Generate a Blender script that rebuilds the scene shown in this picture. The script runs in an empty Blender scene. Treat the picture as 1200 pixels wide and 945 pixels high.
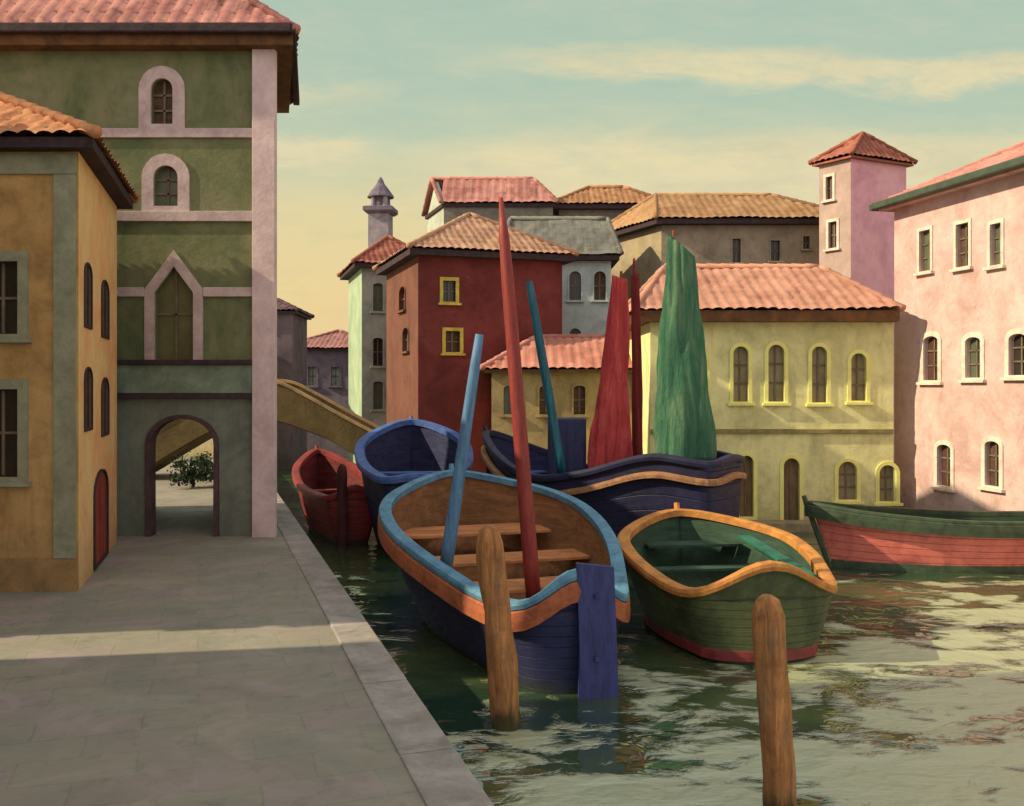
import bpy, bmesh, math, random
from mathutils import Vector, noise
from mathutils.geometry import tessellate_polygon
R = math.radians
rnd = random.Random(11)
EYE, HOR, F = 4.0, 450.0, 1100.0
scene = bpy.context.scene
COL = scene.collection

# ------------------------------------------------------------------ helpers
def X(px, d): return (px - 600.0) / F * d
def Z(py, d): return EYE - (py - HOR) / F * d
def P(px, py, d): return Vector((X(px, d), d, Z(py, d)))

ROOT = {}
def thing(name, label, cat, loc, group=None):
    o = bpy.data.objects.new(name, None); COL.objects.link(o)
    o.location = loc; o.empty_display_size = .3
    o['label'] = label; o['category'] = cat
    if group: o['group'] = group
    ROOT[o] = Vector(loc)
    return o
def tag(o, label=None, cat=None, group=None, kind=None):
    if label: o['label'] = label
    if cat: o['category'] = cat
    if group: o['group'] = group
    if kind: o['kind'] = kind
    return o
def obj(name, bm, mat, parent=None, smooth=False, loc=None, recalc=True):
    if recalc: bmesh.ops.recalc_face_normals(bm, faces=bm.faces[:])
    off = ROOT[parent] if parent else Vector(loc or (0, 0, 0))
    bmesh.ops.translate(bm, verts=bm.verts[:], vec=-off)
    me = bpy.data.meshes.new(name); bm.to_mesh(me); bm.free()
    me.materials.append(mat)
    if smooth: me.shade_smooth()
    o = bpy.data.objects.new(name, me); COL.objects.link(o)
    if parent: o.parent = parent; ROOT[o] = off
    else: o.location = off; ROOT[o] = off
    return o
def B(): return bmesh.new()
def face(bm, pts):
    try: return bm.faces.new([bm.verts.new(p) for p in pts])
    except ValueError: return None
def box(bm, c, s, ax=None, bev=0):
    """box with centre c, full size s and axes ax (three unit vectors)"""
    c = Vector(c); ax = ax or (Vector((1,0,0)), Vector((0,1,0)), Vector((0,0,1)))
    vs = [bm.verts.new(c + ax[0]*(i*s[0]/2) + ax[1]*(j*s[1]/2) + ax[2]*(k*s[2]/2)) for i in (-1,1) for j in (-1,1) for k in (-1,1)]
    fs = [bm.faces.new([vs[q] for q in f]) for f in ((0,1,3,2),(4,6,7,5),(0,4,5,1),(2,3,7,6),(0,2,6,4),(1,5,7,3))]
    if bev:
        es = list({e for f in fs for e in f.edges})
        bmesh.ops.bevel(bm, geom=es, offset=bev, segments=2, affect='EDGES', profile=.6)
def prism(bm, poly, z0, z1):
    """vertical prism over a list of (x, y)"""
    n = len(poly)
    lo = [bm.verts.new((p[0], p[1], z0)) for p in poly]; hi = [bm.verts.new((p[0], p[1], z1)) for p in poly]
    for i in range(n): bm.faces.new((lo[i], lo[(i+1)%n], hi[(i+1)%n], hi[i]))
    tri = tessellate_polygon([[Vector((p[0], p[1], 0)) for p in poly]])
    for t in tri:
        bm.faces.new([hi[i] for i in t]); bm.faces.new([lo[i] for i in reversed(t)])
def tube(bm, pts, radii, n=14, cap=True, wob=0):
    pts = [Vector(p) for p in pts]; rings = []
    for i, p in enumerate(pts):
        t = (pts[min(i+1, len(pts)-1)] - pts[max(i-1, 0)]).normalized()
        a = t.cross(Vector((0,1,0)) if abs(t.y) < .9 else Vector((1,0,0))).normalized(); b = t.cross(a)
        ring = []
        for k in range(n):
            th = 2*math.pi*k/n
            r = radii[i]*(1 + wob*noise.noise(Vector((math.cos(th)*1.3, math.sin(th)*1.3, i*.35 + p.x*3))))
            ring.append(bm.verts.new(p + (a*math.cos(th) + b*math.sin(th))*r))
        rings.append(ring)
    for i in range(len(rings)-1):
        for k in range(n): bm.faces.new((rings[i][k], rings[i][(k+1)%n], rings[i+1][(k+1)%n], rings[i+1][k]))
    if cap: bm.faces.new(rings[0][::-1]); bm.faces.new(rings[-1])
def lathe(bm, c, prof, n=16, sx=1, sy=1, rot=0):
    rings = []
    for r, z in prof:
        rings.append([bm.verts.new((c[0] + r*sx*math.cos(rot + 2*math.pi*k/n), c[1] + r*sy*math.sin(rot + 2*math.pi*k/n), z)) for k in range(n)])
    for i in range(len(rings)-1):
        for k in range(n): bm.faces.new((rings[i][k], rings[i][(k+1)%n], rings[i+1][(k+1)%n], rings[i+1][k]))
    bm.faces.new(rings[0][::-1]); bm.faces.new(rings[-1])

# ------------------------------------------------------------------ materials
def lin(c): 
    c /= 255.0
    return c/12.92 if c <= .04045 else ((c+.055)/1.055)**2.4
def A(r, g, b, k=1.0, top=.86):
    return tuple(min(top, lin(v)*k) for v in (r, g, b)) + (1,)
class NT:
    def __init__(s, name):
        s.m = bpy.data.materials.new(name); s.m.use_nodes = True
        s.t = s.m.node_tree; s.b = s.t.nodes['Principled BSDF']
    def n(s, typ, **kw):
        x = s.t.nodes.new(typ)
        for k, v in kw.items():
            if k in x.inputs: x.inputs[k].default_value = v
            else: setattr(x, k, v)
        return x
    def l(s, a, b): s.t.links.new(a, b)
    def noise(s, vec, scale, det=4, rough=.6, dist=0):
        x = s.n('ShaderNodeTexNoise'); x.inputs['Scale'].default_value = scale; x.inputs['Detail'].default_value = det
        x.inputs['Roughness'].default_value = rough; x.inputs['Distortion'].default_value = dist
        s.l(vec, x.inputs['Vector']); return x.outputs['Fac']
    def ramp(s, fac, stops):
        x = s.n('ShaderNodeValToRGB'); e = x.color_ramp.elements
        while len(e) < len(stops): e.new(.5)
        for i, (p, c) in enumerate(stops): e[i].position = p; e[i].color = c if len(c) == 4 else (*c, 1)
        s.l(fac, x.inputs['Fac']); return x.outputs['Color']
    def mapr(s, fac, a, b, c=0, d=1):
        x = s.n('ShaderNodeMapRange'); 
        for i, v in enumerate((a, b, c, d)): x.inputs[i+1].default_value = v
        s.l(fac, x.inputs[0]); return x.outputs[0]
    def mix(s, fac, a, b, mode='MIX'):
        x = s.n('ShaderNodeMix', data_type='RGBA', blend_type=mode)
        for sock, v in ((x.inputs[0], fac), (x.inputs[6], a), (x.inputs[7], b)):
            if isinstance(v, (int, float, tuple)): sock.default_value = v
            else: s.l(v, sock)
        return x.outputs[2]
    def math(s, op, a, b=0, clamp=False):
        x = s.n('ShaderNodeMath', operation=op, use_clamp=clamp)
        for sock, v in ((x.inputs[0], a), (x.inputs[1], b)):
            if isinstance(v, (int, float)): sock.default_value = v
            else: s.l(v, sock)
        return x.outputs[0]
    def coord(s, scale=(1,1,1), rot=(0,0,0)):
        tc = s.n('ShaderNodeTexCoord'); mp = s.n('ShaderNodeMapping')
        mp.inputs['Scale'].default_value = scale; mp.inputs['Rotation'].default_value = rot
        s.l(tc.outputs['Object'], mp.inputs['Vector']); return mp.outputs['Vector']
    def bump(s, h, strength=.4, dist=.02, prev=None):
        x = s.n('ShaderNodeBump'); x.inputs['Strength'].default_value = strength; x.inputs['Distance'].default_value = dist
        s.l(h, x.inputs['Height'])
        if prev: s.l(prev, x.inputs['Normal'])
        s.l(x.outputs['Normal'], s.b.inputs['Normal']); return x.outputs['Normal']
    def done(s, col, rough=.85, spec=.3):
        if isinstance(col, tuple): s.b.inputs['Base Color'].default_value = col
        else: s.l(col, s.b.inputs['Base Color'])
        if isinstance(rough, (int, float)): s.b.inputs['Roughness'].default_value = rough
        else: s.l(rough, s.b.inputs['Roughness'])
        s.b.inputs['Specular IOR Level'].default_value = spec
        return s.m

def stucco(name, c, c2=None, c3=None, stain=.5, bump=.5):
    """old lime plaster: blotches of three tones, drips, fine trowel bump"""
    t = NT(name); v = t.coord()
    def sh(c, f): return tuple(min(.86, x*f) for x in c[:3]) + (1,)
    c2 = c2 or sh(c, .72); c3 = c3 or sh(c, 1.22)
    n1 = t.noise(v, .75, 5, .65, .6); n2 = t.noise(v, 3.2, 5, .7, .4); n3 = t.noise(t.coord((3.2,3.2,.7)), 1.0, 5, .65, .6)
    col = t.ramp(n1, [(.32, c2), (.5, c), (.7, c3)])
    col = t.mix(t.mapr(n2, .5, .72, 0, .55), col, sh(c2, .9))
    col = t.mix(t.mapr(n2, .45, .25, 0, .4), col, sh(c3, 1.1))
    g = t.math('MULTIPLY', t.mapr(n3, .5, .75, 0, 1), stain*.8)
    col = t.mix(g, col, sh(c2, .66))
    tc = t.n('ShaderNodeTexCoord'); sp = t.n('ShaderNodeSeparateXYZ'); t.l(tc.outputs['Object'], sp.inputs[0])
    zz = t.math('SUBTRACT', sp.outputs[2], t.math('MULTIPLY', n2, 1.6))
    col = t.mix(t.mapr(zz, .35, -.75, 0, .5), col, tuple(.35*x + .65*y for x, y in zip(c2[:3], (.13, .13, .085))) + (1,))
    n5 = t.noise(v, 1.15, 7, .72, .2)      # places where the top coat has come away
    pt = t.mapr(n5, .665, .68, 0, .55); col = t.mix(pt, col, tuple(.55*x + .45*y for x, y in zip(c[:3], (.42, .34, .27))) + (1,))
    t.bump(t.math('ADD', t.noise(v, 9, 6, .7), t.math('MULTIPLY', t.noise(v, 60, 3, .6), .25)), bump, .03)
    return t.done(col, .92, .2)
def stone(name, c, c2=None, scale=2.0):
    t = NT(name); v = t.coord()
    c2 = c2 or tuple(x*.6 for x in c[:3]) + (1,)
    n1 = t.noise(v, scale, 6, .7, .4); n2 = t.noise(v, scale*7, 4, .7)
    col = t.ramp(n1, [(.3, c2), (.62, c)])
    col = t.mix(t.mapr(n2, .5, .75, 0, .5), col, c2)
    t.bump(t.math('ADD', n1, t.math('MULTIPLY', n2, .5)), .45, .03)
    return t.done(col, .88, .25)
def tiles(name, a, b, dark, streak=.8):
    t = NT(name)
    at = t.n('ShaderNodeAttribute', attribute_name='tile'); sp = t.n('ShaderNodeSeparateColor'); t.l(at.outputs['Color'], sp.inputs[0])
    v = t.coord(); n = t.noise(v, 5, 5, .7)
    col = t.mix(sp.outputs[0], a, b)
    col = t.mix(t.mapr(t.noise(v, .9, 4, .6), .45, .7, 0, .55), col, tuple(x*.7 for x in b[:3]) + (1,))
    col = t.mix(t.mapr(n, .52, .75, 0, .6), col, dark); col = t.mix(t.mapr(t.noise(v, 2.3, 6, .75), .56, .7, 0, .5), col, A(176,164,124))
    col = t.mix(t.math('MULTIPLY', sp.outputs[1], streak), col, dark)
    t.bump(n, .3, .02)
    return t.done(col, .9, .2)
def paint(name, c, c2=None, rough=.5, stretch=(1,1,1), wear=.5, scale=3):
    """weathered boat or joinery paint over wood"""
    t = NT(name); v = t.coord(stretch)
    c2 = c2 or tuple(x*.55 for x in c[:3]) + (1,)
    n1 = t.noise(v, scale, 6, .7, .5); n2 = t.noise(v, scale*6, 4, .65)
    col = t.ramp(n1, [(.3, c2), (.58, c), (.8, tuple(min(.86, x*1.25) for x in c[:3]) + (1,))])
    col = t.mix(t.mapr(n2, .56, .74, 0, wear), col, c2)
    t.bump(t.math('ADD', n1, t.math('MULTIPLY', n2, .6)), .35, .02)
    return t.done(col, t.mapr(n2, .3, .7, rough-.12, rough+.2), .4)
def wood(name, c, c2, stretch=(14,14,1.2)):
    t = NT(name); v = t.coord(stretch)
    n1 = t.noise(v, 1.0, 7, .7, .8); n2 = t.noise(t.coord(), 3, 5, .7)
    col = t.ramp(n1, [(.28, c2), (.6, c), (.82, tuple(min(.8, x*1.3) for x in c[:3]) + (1,))])
    col = t.mix(t.mapr(n2, .48, .72, 0, .6), col, c2)
    t.bump(n1, .7, .03)
    return t.done(col, .8, .25)
def pane(name, c, rough=.25):
    t = NT(name); n = t.noise(t.coord(), 2.2, 4, .6)
    return t.done(t.ramp(n, [(.3, tuple(x*.6 for x in c[:3]) + (1,)), (.7, c)]), rough, .5)

# ------------------------------------------------------------------ walls and windows
class Wall:
    """vertical wall from p0 to p1 (left to right seen from outside)"""
    def __init__(s, p0, p1, z0, z1, outline=None):
        s.p0 = Vector((p0[0], p0[1], 0)); s.p1 = Vector((p1[0], p1[1], 0)); s.z0, s.z1 = z0, z1
        s.u = (s.p1 - s.p0).normalized(); s.n = Vector((s.u.y, -s.u.x, 0)); s.L = (s.p1 - s.p0).length
        s.outline = outline or [(0, z0), (s.L, z0), (s.L, z1), (0, z1)]
        s.holes = []; s.wins = []
    def pt(s, u, z, out=0): return s.p0 + s.u*u + s.n*out + Vector((0, 0, z))
    def uz(s, px, py):
        d = Vector(((px-600)/F, 1, -(py-HOR)/F)); o = Vector((0, 0, EYE))
        t = (s.p0 - o).dot(s.n) / d.dot(s.n); q = o + d*t
        return (q - s.p0).dot(s.u), q.z
    def box_px(s, x0, y0, x1, y1):
        u0 = s.uz(x0, (y0+y1)/2)[0]; u1 = s.uz(x1, (y0+y1)/2)[0]
        zt = s.uz((x0+x1)/2, y0)[1]; zb = s.uz((x0+x1)/2, y1)[1]
        return u0, zb, u1, zt
def shape(u0, z0, u1, z1, kind='rect'):
    c, h = (u0+u1)/2, (u1-u0)/2
    if kind == 'rect': return [(u0, z0), (u1, z0), (u1, z1), (u0, z1)]
    if kind == 'round':
        return [(u0, z0), (u1, z0)] + [(c + h*math.cos(a), z1 - h + h*math.sin(a)) for a in [math.pi*i/10 for i in range(11)]]
    if kind == 'flat':   # segmental head
        r = h*.45
        return [(u0, z0), (u1, z0)] + [(c + h*math.cos(a), z1 - r + r*math.sin(a)) for a in [math.pi*i/8 for i in range(9)]]
    if kind == 'gothic':
        k = h*1.35
        return [(u0, z0), (u1, z0), (u1, z1-k), (c, z1), (u0, z1-k)]
def offset_poly(pts, w):
    n = len(pts); out = []
    for i in range(n):
        a, b, c = Vector(pts[i-1]), Vector(pts[i]), Vector(pts[(i+1) % n])
        e1 = (b-a); e2 = (c-b)
        if e1.length < 1e-6: e1 = e2
        if e2.length < 1e-6: e2 = e1
        e1.normalize(); e2.normalize()
        n1 = Vector((e1.y, -e1.x)); n2 = Vector((e2.y, -e2.x)); m = (n1+n2)
        m = m/ max(.35, (1 + n1.dot(n2)))
        out.append(tuple(b + m*w))
    return out
def ring(bm, w, inner, outer, o0, o1):
    """frame between two outlines of equal point count, from o0 to o1 along the wall normal"""
    n = len(inner)
    a = [[bm.verts.new(w.pt(p[0], p[1], o)) for p in pl] for pl in (inner, outer) for o in (o0, o1)]
    i0, i1, e0, e1 = a
    for k in range(n):
        j = (k+1) % n
        for q in ((i1[k], i1[j], e1[j], e1[k]), (i0[k], e0[k], e0[j], i0[j]), (e0[k], e1[k], e1[j], e0[j]), (i0[k], i0[j], i1[j], i1[k])):
            try: bm.faces.new(q)
            except ValueError: pass
def build_walls(root, walls, mat, name='wall', depth=.16):
    bm = B()
    for w in walls:
        loops = [w.outline] + [h for h, _ in w.holes]
        flat = [p for lp in loops for p in lp]
        vs = [bm.verts.new(w.pt(p[0], p[1])) for p in flat]
        for t in tessellate_polygon([[Vector((p[0], p[1], 0)) for p in lp] for lp in loops]):
            try:
                f = bm.faces.new([vs[i] for i in t])
                f.normal_update()
                if f.normal.dot(w.n) < 0: f.normal_flip()
            except ValueError: pass
        for h, dp in w.holes:
            n = len(h)
            for k in range(n):
                p, q = h[k], h[(k+1) % n]
                face(bm, [w.pt(p[0], p[1]), w.pt(q[0], q[1]), w.pt(q[0], q[1], -dp), w.pt(p[0], p[1], -dp)])
    o = obj(name, bm, mat, root, recalc=False)
    return o
def window(root, w, bx, kind, sw, smat, pmat, bars=(1, 2), barmat=None, depth=.16, name='window', proud=.035, sill=True, label=None, pname='pane', sides_only=False):
    """cuts the opening now (call before build_walls); surround + bars + sill are the window, the glass or shutter its child"""
    u0, z0, u1, z1 = bx
    pts = shape(u0, z0, u1, z1, kind)
    w.holes.append((pts, depth))
    bm = B()
    ring(bm, w, offset_poly(pts, -.004), offset_poly(pts, sw), -.03, proud)
    if sill: 
        c = w.pt((u0+u1)/2, z0 - sw*.5 - .02, proud + .02)
        box(bm, c, (u1-u0 + 2*sw + .12, .12, .07), (w.u, w.n, Vector((0,0,1))))
    o = obj(name, bm, smat, root)
    if label: o['label'] = label
    bm = B()
    q = offset_poly(pts, .02)
    vs = [bm.verts.new(w.pt(p[0], p[1], -depth+.03)) for p in q]
    for t in tessellate_polygon([[Vector((p[0], p[1], 0)) for p in q]]):
        try: bm.faces.new([vs[i] for i in t])
        except ValueError: pass
    if pmat in (m_glass, m_glassg, m_glassb): pmat = rnd.choice((pmat, pmat, m_glass, m_glassg, m_shut))
    p = obj(pname, bm, pmat, o)
    if barmat:
        bm = B(); wd = u1-u0; ht = z1-z0; ok = False
        for i in range(bars[0]):
            u = u0 + wd*(i+1)/(bars[0]+1)
            box(bm, w.pt(u, (z0+z1)/2, -depth+.05 if depth > .1 else -depth+.035), (.045, .03, ht*.96), (w.u, w.n, Vector((0,0,1))))
        for i in range(bars[1]):
            z = z0 + ht*(i+1)/(bars[1]+1)
            box(bm, w.pt((u0+u1)/2, z, -depth+.052), (wd, .026, .04), (w.u, w.n, Vector((0,0,1))))
        obj('sash', bm, barmat, o)
    return o
def slope(bm, lay, E0, E1, R0, R1, pitch=.26, row=.42, amp=.06, streak=.12):
    amp *= .8
    E0, E1, R0, R1 = map(Vector, (E0, E1, R0, R1))
    u = (E1-E0).normalized(); n = u.cross(R0-E0)
    if n.z < 0: n = -n
    n.normalize(); v = n.cross(u)
    if v.z < 0: v = -v
    L = (E1-E0).length; H = (R0-E0).dot(v); r0 = (R0-E0).dot(u); r1 = (R1-E0).dot(u)
    def vmax(x):
        if x < r0: return H*x/max(r0, 1e-6)
        if x > r1: return H*(L-x)/max(L-r1, 1e-6)
        return H
    k = 4; step = pitch/k; nc = max(2, int(L/step)); step = L/nc
    prof = (0, .75, 1, .75)
    nr = int(H/row)+1; cols = []; tilecol = {}
    for i in range(nc+1):
        x = i*step; vm = vmax(x); c = []
        for j in range(nr):
            for e in (0, 1):
                vv = min(j*row + e*(row-.03), vm)
                jit = .03*noise.noise(Vector((i//k*1.7, j*2.3, L))) + .05*noise.noise(Vector((x*.5, j*.3, L*3)))
                c.append((bm.verts.new(E0 + u*x + v*vv + n*(amp*prof[i % k] + (.035 if e == 0 else 0) + jit)), vv))
        cols.append(c)
    sp = {}
    for i in range(nc):
        ti = i//k
        if ti not in sp: sp[ti] = [rnd.random() < streak, rnd.random()*.6, .3 + rnd.random()*.6, .3 + rnd.random()*.6]
        for j in range(2*nr-1):
            a, b, c, d = cols[i][j], cols[i+1][j], cols[i+1][j+1], cols[i][j+1]
            if d[1]-a[1] < 1e-5 and c[1]-b[1] < 1e-5: continue
            f = None
            if d[1]-a[1] < 1e-5: q = (a[0], b[0], c[0])
            elif c[1]-b[1] < 1e-5: q = (a[0], b[0], d[0])
            else: q = (a[0], b[0], c[0], d[0])
            try: f = bm.faces.new(q)
            except ValueError: continue
            f.smooth = True
            key = (ti, j//2)
            if key not in tilecol: tilecol[key] = rnd.random()
            fr = (j//2)/max(1, nr); s = sp[ti]
            st = s[3]*(.5+.5*tilecol[key]) if (s[0] and s[1] <= fr <= s[1]+s[2] and i % k != 2) else (.26 if i % k == 0 else 0)
            for lp in f.loops: lp[lay] = (tilecol[key], st, 0, 1)
def ridge(bm, lay, a, b, r=.09):
    a, b = Vector(a), Vector(b); n0 = len(bm.faces); f0 = set(bm.faces)
    m = max(2, int((b-a).length/.4)); pts = []; rad = []
    for i in range(m):
        pts += [a.lerp(b, i/m), a.lerp(b, (i+.97)/m)]; rad += [r*1.15, r*.9]
    tube(bm, pts, rad, 8)
    for f in bm.faces:
        if f not in f0:
            f.smooth = True; c = rnd.random()
            for lp in f.loops: lp[lay] = (c, 0, 0, 1)
def roof(root, foot, z, rise, mat, ov=.35, th=.16, emat=None, along='u', inset=None, gable=(False, False), pitch=.26, streak=.12, wallmat=None, amp=.06):
    """tiled roof over foot = [front-left, front-right, back-right, back-left]; along: ridge runs along the front ('u') or the depth ('v')"""
    a, b, c, d = [Vector((p[0], p[1], 0)) for p in foot]
    if along == 'v': a, b, c, d = b, c, d, a
    uu = (b-a).normalized(); vv = (d-a).normalized(); 
    ex = lambda p, i, j, o: p + uu*(i*o) + vv*(j*o)
    Zv = Vector((0, 0, 1))
    sl = [ex(a,-1,-1,ov), ex(b,1,-1,ov), ex(c,1,1,ov), ex(d,-1,1,ov)]
    if emat:
        bm = B(); prism(bm, [(p.x, p.y) for p in sl], z, z+th); obj('eaves', bm, emat, root)
    o2 = ov+.07; zz = z + th + .004
    a2, b2, c2, d2 = [p + Zv*zz for p in (ex(a,-1,-1,o2), ex(b,1,-1,o2), ex(c,1,1,o2), ex(d,-1,1,o2))]
    half = (d2-a2).length/2; L = (b2-a2).length
    i0 = i1 = min(half if inset is None else inset, L/2 - .001)
    if gable[0]: i0 = 0
    if gable[1]: i1 = 0
    m0 = (a2+d2)/2 + uu*i0 + Zv*rise; m1 = (b2+c2)/2 - uu*i1 + Zv*rise
    bm = B(); lay = bm.loops.layers.float_color.new('tile')
    kw = dict(pitch=pitch, streak=streak, amp=amp)
    slope(bm, lay, a2, b2, m0, m1, **kw); slope(bm, lay, c2, d2, m1, m0, **kw)
    if not gable[1]: slope(bm, lay, b2, c2, m1, m1, **kw)
    if not gable[0]: slope(bm, lay, d2, a2, m0, m0, **kw)
    off = Zv*.05
    if (m1-m0).length > .3: ridge(bm, lay, m0+off, m1+off)
    for e, m, g in ((a2, m0, gable[0]), (d2, m0, gable[0]), (b2, m1, gable[1]), (c2, m1, gable[1])):
        ridge(bm, lay, e+off, m+off)
    r = obj('roof', bm, mat, root, recalc=False)
    for g, p, q, m, s in ((gable[0], a, d, m0, 1), (gable[1], b, c, m1, -1)):
        if g and wallmat:
            bm = B(); t0 = p + Zv*(z+th); t1 = q + Zv*(z+th); t2 = Vector((((p+q)/2).x, ((p+q)/2).y, z+th+rise*.93))
            th_ = uu*(.12*s)
            v0 = [bm.verts.new(x) for x in (t0, t1, t2)]; v1 = [bm.verts.new(x+th_) for x in (t0, t1, t2)]
            bm.faces.new(v0); bm.faces.new(v1[::-1])
            for i in range(3): bm.faces.new((v0[i], v0[(i+1)%3], v1[(i+1)%3], v1[i]))
            obj('gable', bm, wallmat, root)
    return r
def foot_of(p0, p1, depth, dirv=None):
    """footprint from a front edge; dirv = (dx, dy) of the side walls, default square to the front"""
    p0 = Vector((p0[0], p0[1], 0)); p1 = Vector((p1[0], p1[1], 0)); u = (p1-p0).normalized()
    v = Vector((-u.y, u.x, 0)) if dirv is None else Vector((dirv[0], dirv[1], 0)).normalized()
    return [p0, p1, p1 + v*depth, p0 + v*depth]
def four(foot, z0, z1):
    a, b, c, d = foot
    return Wall(a, b, z0, z1), Wall(b, c, z0, z1), Wall(c, d, z0, z1), Wall(d, a, z0, z1)

# ------------------------------------------------------------------ camera, world, sun
cam = bpy.data.cameras.new('camera'); co = bpy.data.objects.new('camera', cam); COL.objects.link(co)
cam.sensor_width = 36; cam.lens = 36*F/1200; cam.shift_y = -22.5/1200; cam.clip_end = 3000; cam.clip_start = .1
co.location = (0, 0, EYE); co.rotation_euler = (R(90), 0, 0); scene.camera = co
SUN_EL = R(33); LD = Vector((1, .16, 0)).normalized()          # horizontal travel of the light
sun = bpy.data.lights.new('sun', 'SUN'); so = bpy.data.objects.new('sun', sun); COL.objects.link(so)
sun.energy = 5.0; sun.angle = R(.6); sun.color = (1, .85, .56)
so.rotation_euler = (LD*math.cos(SUN_EL) - Vector((0,0,math.sin(SUN_EL)))).to_track_quat('-Z', 'Y').to_euler()
so.location = (-30, -5, 25)
wd = bpy.data.worlds.new('World'); scene.world = wd; wd.use_nodes = True
def make_world():
    t = NT.__new__(NT); t.t = wd.node_tree; N = t.t.nodes
    bg = N['Background']; bg.inputs['Strength'].default_value = .1
    sky = t.n('ShaderNodeTexSky', sky_type='NISHITA'); sky.sun_disc = False; sky.sun_elevation = SUN_EL
    sky.sun_rotation = math.atan2(-LD.x, -LD.y); sky.air_density = 1.3; sky.dust_density = 2.5
    tc = t.n('ShaderNodeTexCoord'); g = tc.outputs['Generated']
    sp = t.n('ShaderNodeSeparateXYZ'); t.l(g, sp.inputs[0]); z = sp.outputs[2]; x = sp.outputs[0]
    y = sp.outputs[1]; yy = t.math('MAXIMUM', y, .3)
    e = t.math('DIVIDE', z, yy); h = t.math('DIVIDE', x, yy)           # flat cloud layer: banks run straight across the view
    cb = t.n('ShaderNodeCombineXYZ'); t.l(h, cb.inputs[0]); t.l(e, cb.inputs[1])
    def mp(sc, lo=(0,0,0)):
        m = t.n('ShaderNodeMapping'); m.inputs['Scale'].default_value = sc; m.inputs['Location'].default_value = lo
        t.l(cb.outputs[0], m.inputs['Vector']); return m.outputs[0]
    def nz(v, s, d=5, r=.55, di=.3): return NT.noise(t, v, s, d, r, di)
    w1 = t.math('SUBTRACT', nz(mp((2.2,7,1), (1.3,0,0)), 1.6, 7, .62), .5); w2 = t.math('SUBTRACT', nz(mp((6,22,1), (5,3,0)), 1.7, 6, .68), .5)
    ew = t.math('ADD', e, t.math('ADD', t.math('MULTIPLY', w1, .09), t.math('MULTIPLY', w2, .035)))
    base = t.ramp(t.math('ADD', e, t.math('MULTIPLY', w1, .05)), [(0, A(240,204,146)), (.1, A(238,212,152)), (.19, A(228,213,160)), (.25, A(200,207,174)), (.31, A(180,200,178)), (.45, A(176,197,178)), (.7, A(164,186,172)), (1, A(140,166,160))])
    def bank(lo, hi, soft, xa, xb, val):
        m = t.math('MULTIPLY', t.mapr(ew, lo-soft, lo+soft, 0, 1), t.mapr(ew, hi+soft, hi-soft, 0, 1))
        return t.math('MULTIPLY', m, t.mapr(t.math('ADD', h, t.math('MULTIPLY', w1, .3)), xa, xb, 0, val))
    b = bank(.315, .352, .009, -.08, .06, .9)                           # long thin bank, upper right
    b = t.math('MAXIMUM', b, bank(.17, .262, .012, -.16, .02, .95))     # broad bank above the roofs
    b = t.math('MAXIMUM', b, bank(.236, .268, .008, -.11, -.17, .85))   # small bank beside the palazzo
    b = t.math('MAXIMUM', b, bank(.305, .322, .008, -.10, -.17, .5))
    b = t.math('MULTIPLY', b, t.mapr(t.math('ADD', w2, w1), -.28, .0, .35, 1))
    tone = t.ramp(nz(mp((5,16,1), (1,4,2)), 1.6, 6, .65), [(.3, A(214,205,166)), (.55, A(232,218,174)), (.75, A(240,222,166))])
    col = t.mix(b, base, tone)
    v = nz(mp((7,26,1), (9,2,5)), 1.4, 7, .72)
    col = t.mix(t.mapr(v, .48, .75, 0, .25), col, A(224,212,180))
    col = t.mix(t.mapr(v, .5, .25, 0, .25), col, A(158,190,172))
    # added neutral brightness, unseen, behind the camera and overhead to fill the facades
    back = t.math('MAXIMUM', t.mapr(y, .25, -.5, 0, 1), t.mapr(z, .5, .85, 0, .8))
    col = t.mix(back, col, A(210,205,202,1.45,2))
    sc = t.n('ShaderNodeVectorMath', operation='SCALE'); t.l(col, sc.inputs[0]); sc.inputs['Scale'].default_value = 8.7
    s2 = t.n('ShaderNodeVectorMath', operation='SCALE'); t.l(sky.outputs[0], s2.inputs[0]); s2.inputs['Scale'].default_value = .05
    ad = t.n('ShaderNodeVectorMath', operation='ADD'); t.l(sc.outputs[0], ad.inputs[0]); t.l(s2.outputs[0], ad.inputs[1])
    t.l(ad.outputs[0], bg.inputs['Color'])
make_world()
vs = scene.view_settings; vs.view_transform = 'Standard'; vs.look = 'None'; vs.gamma = 1; vs.exposure = 0.15
scene.display_settings.display_device = 'sRGB'

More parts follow.
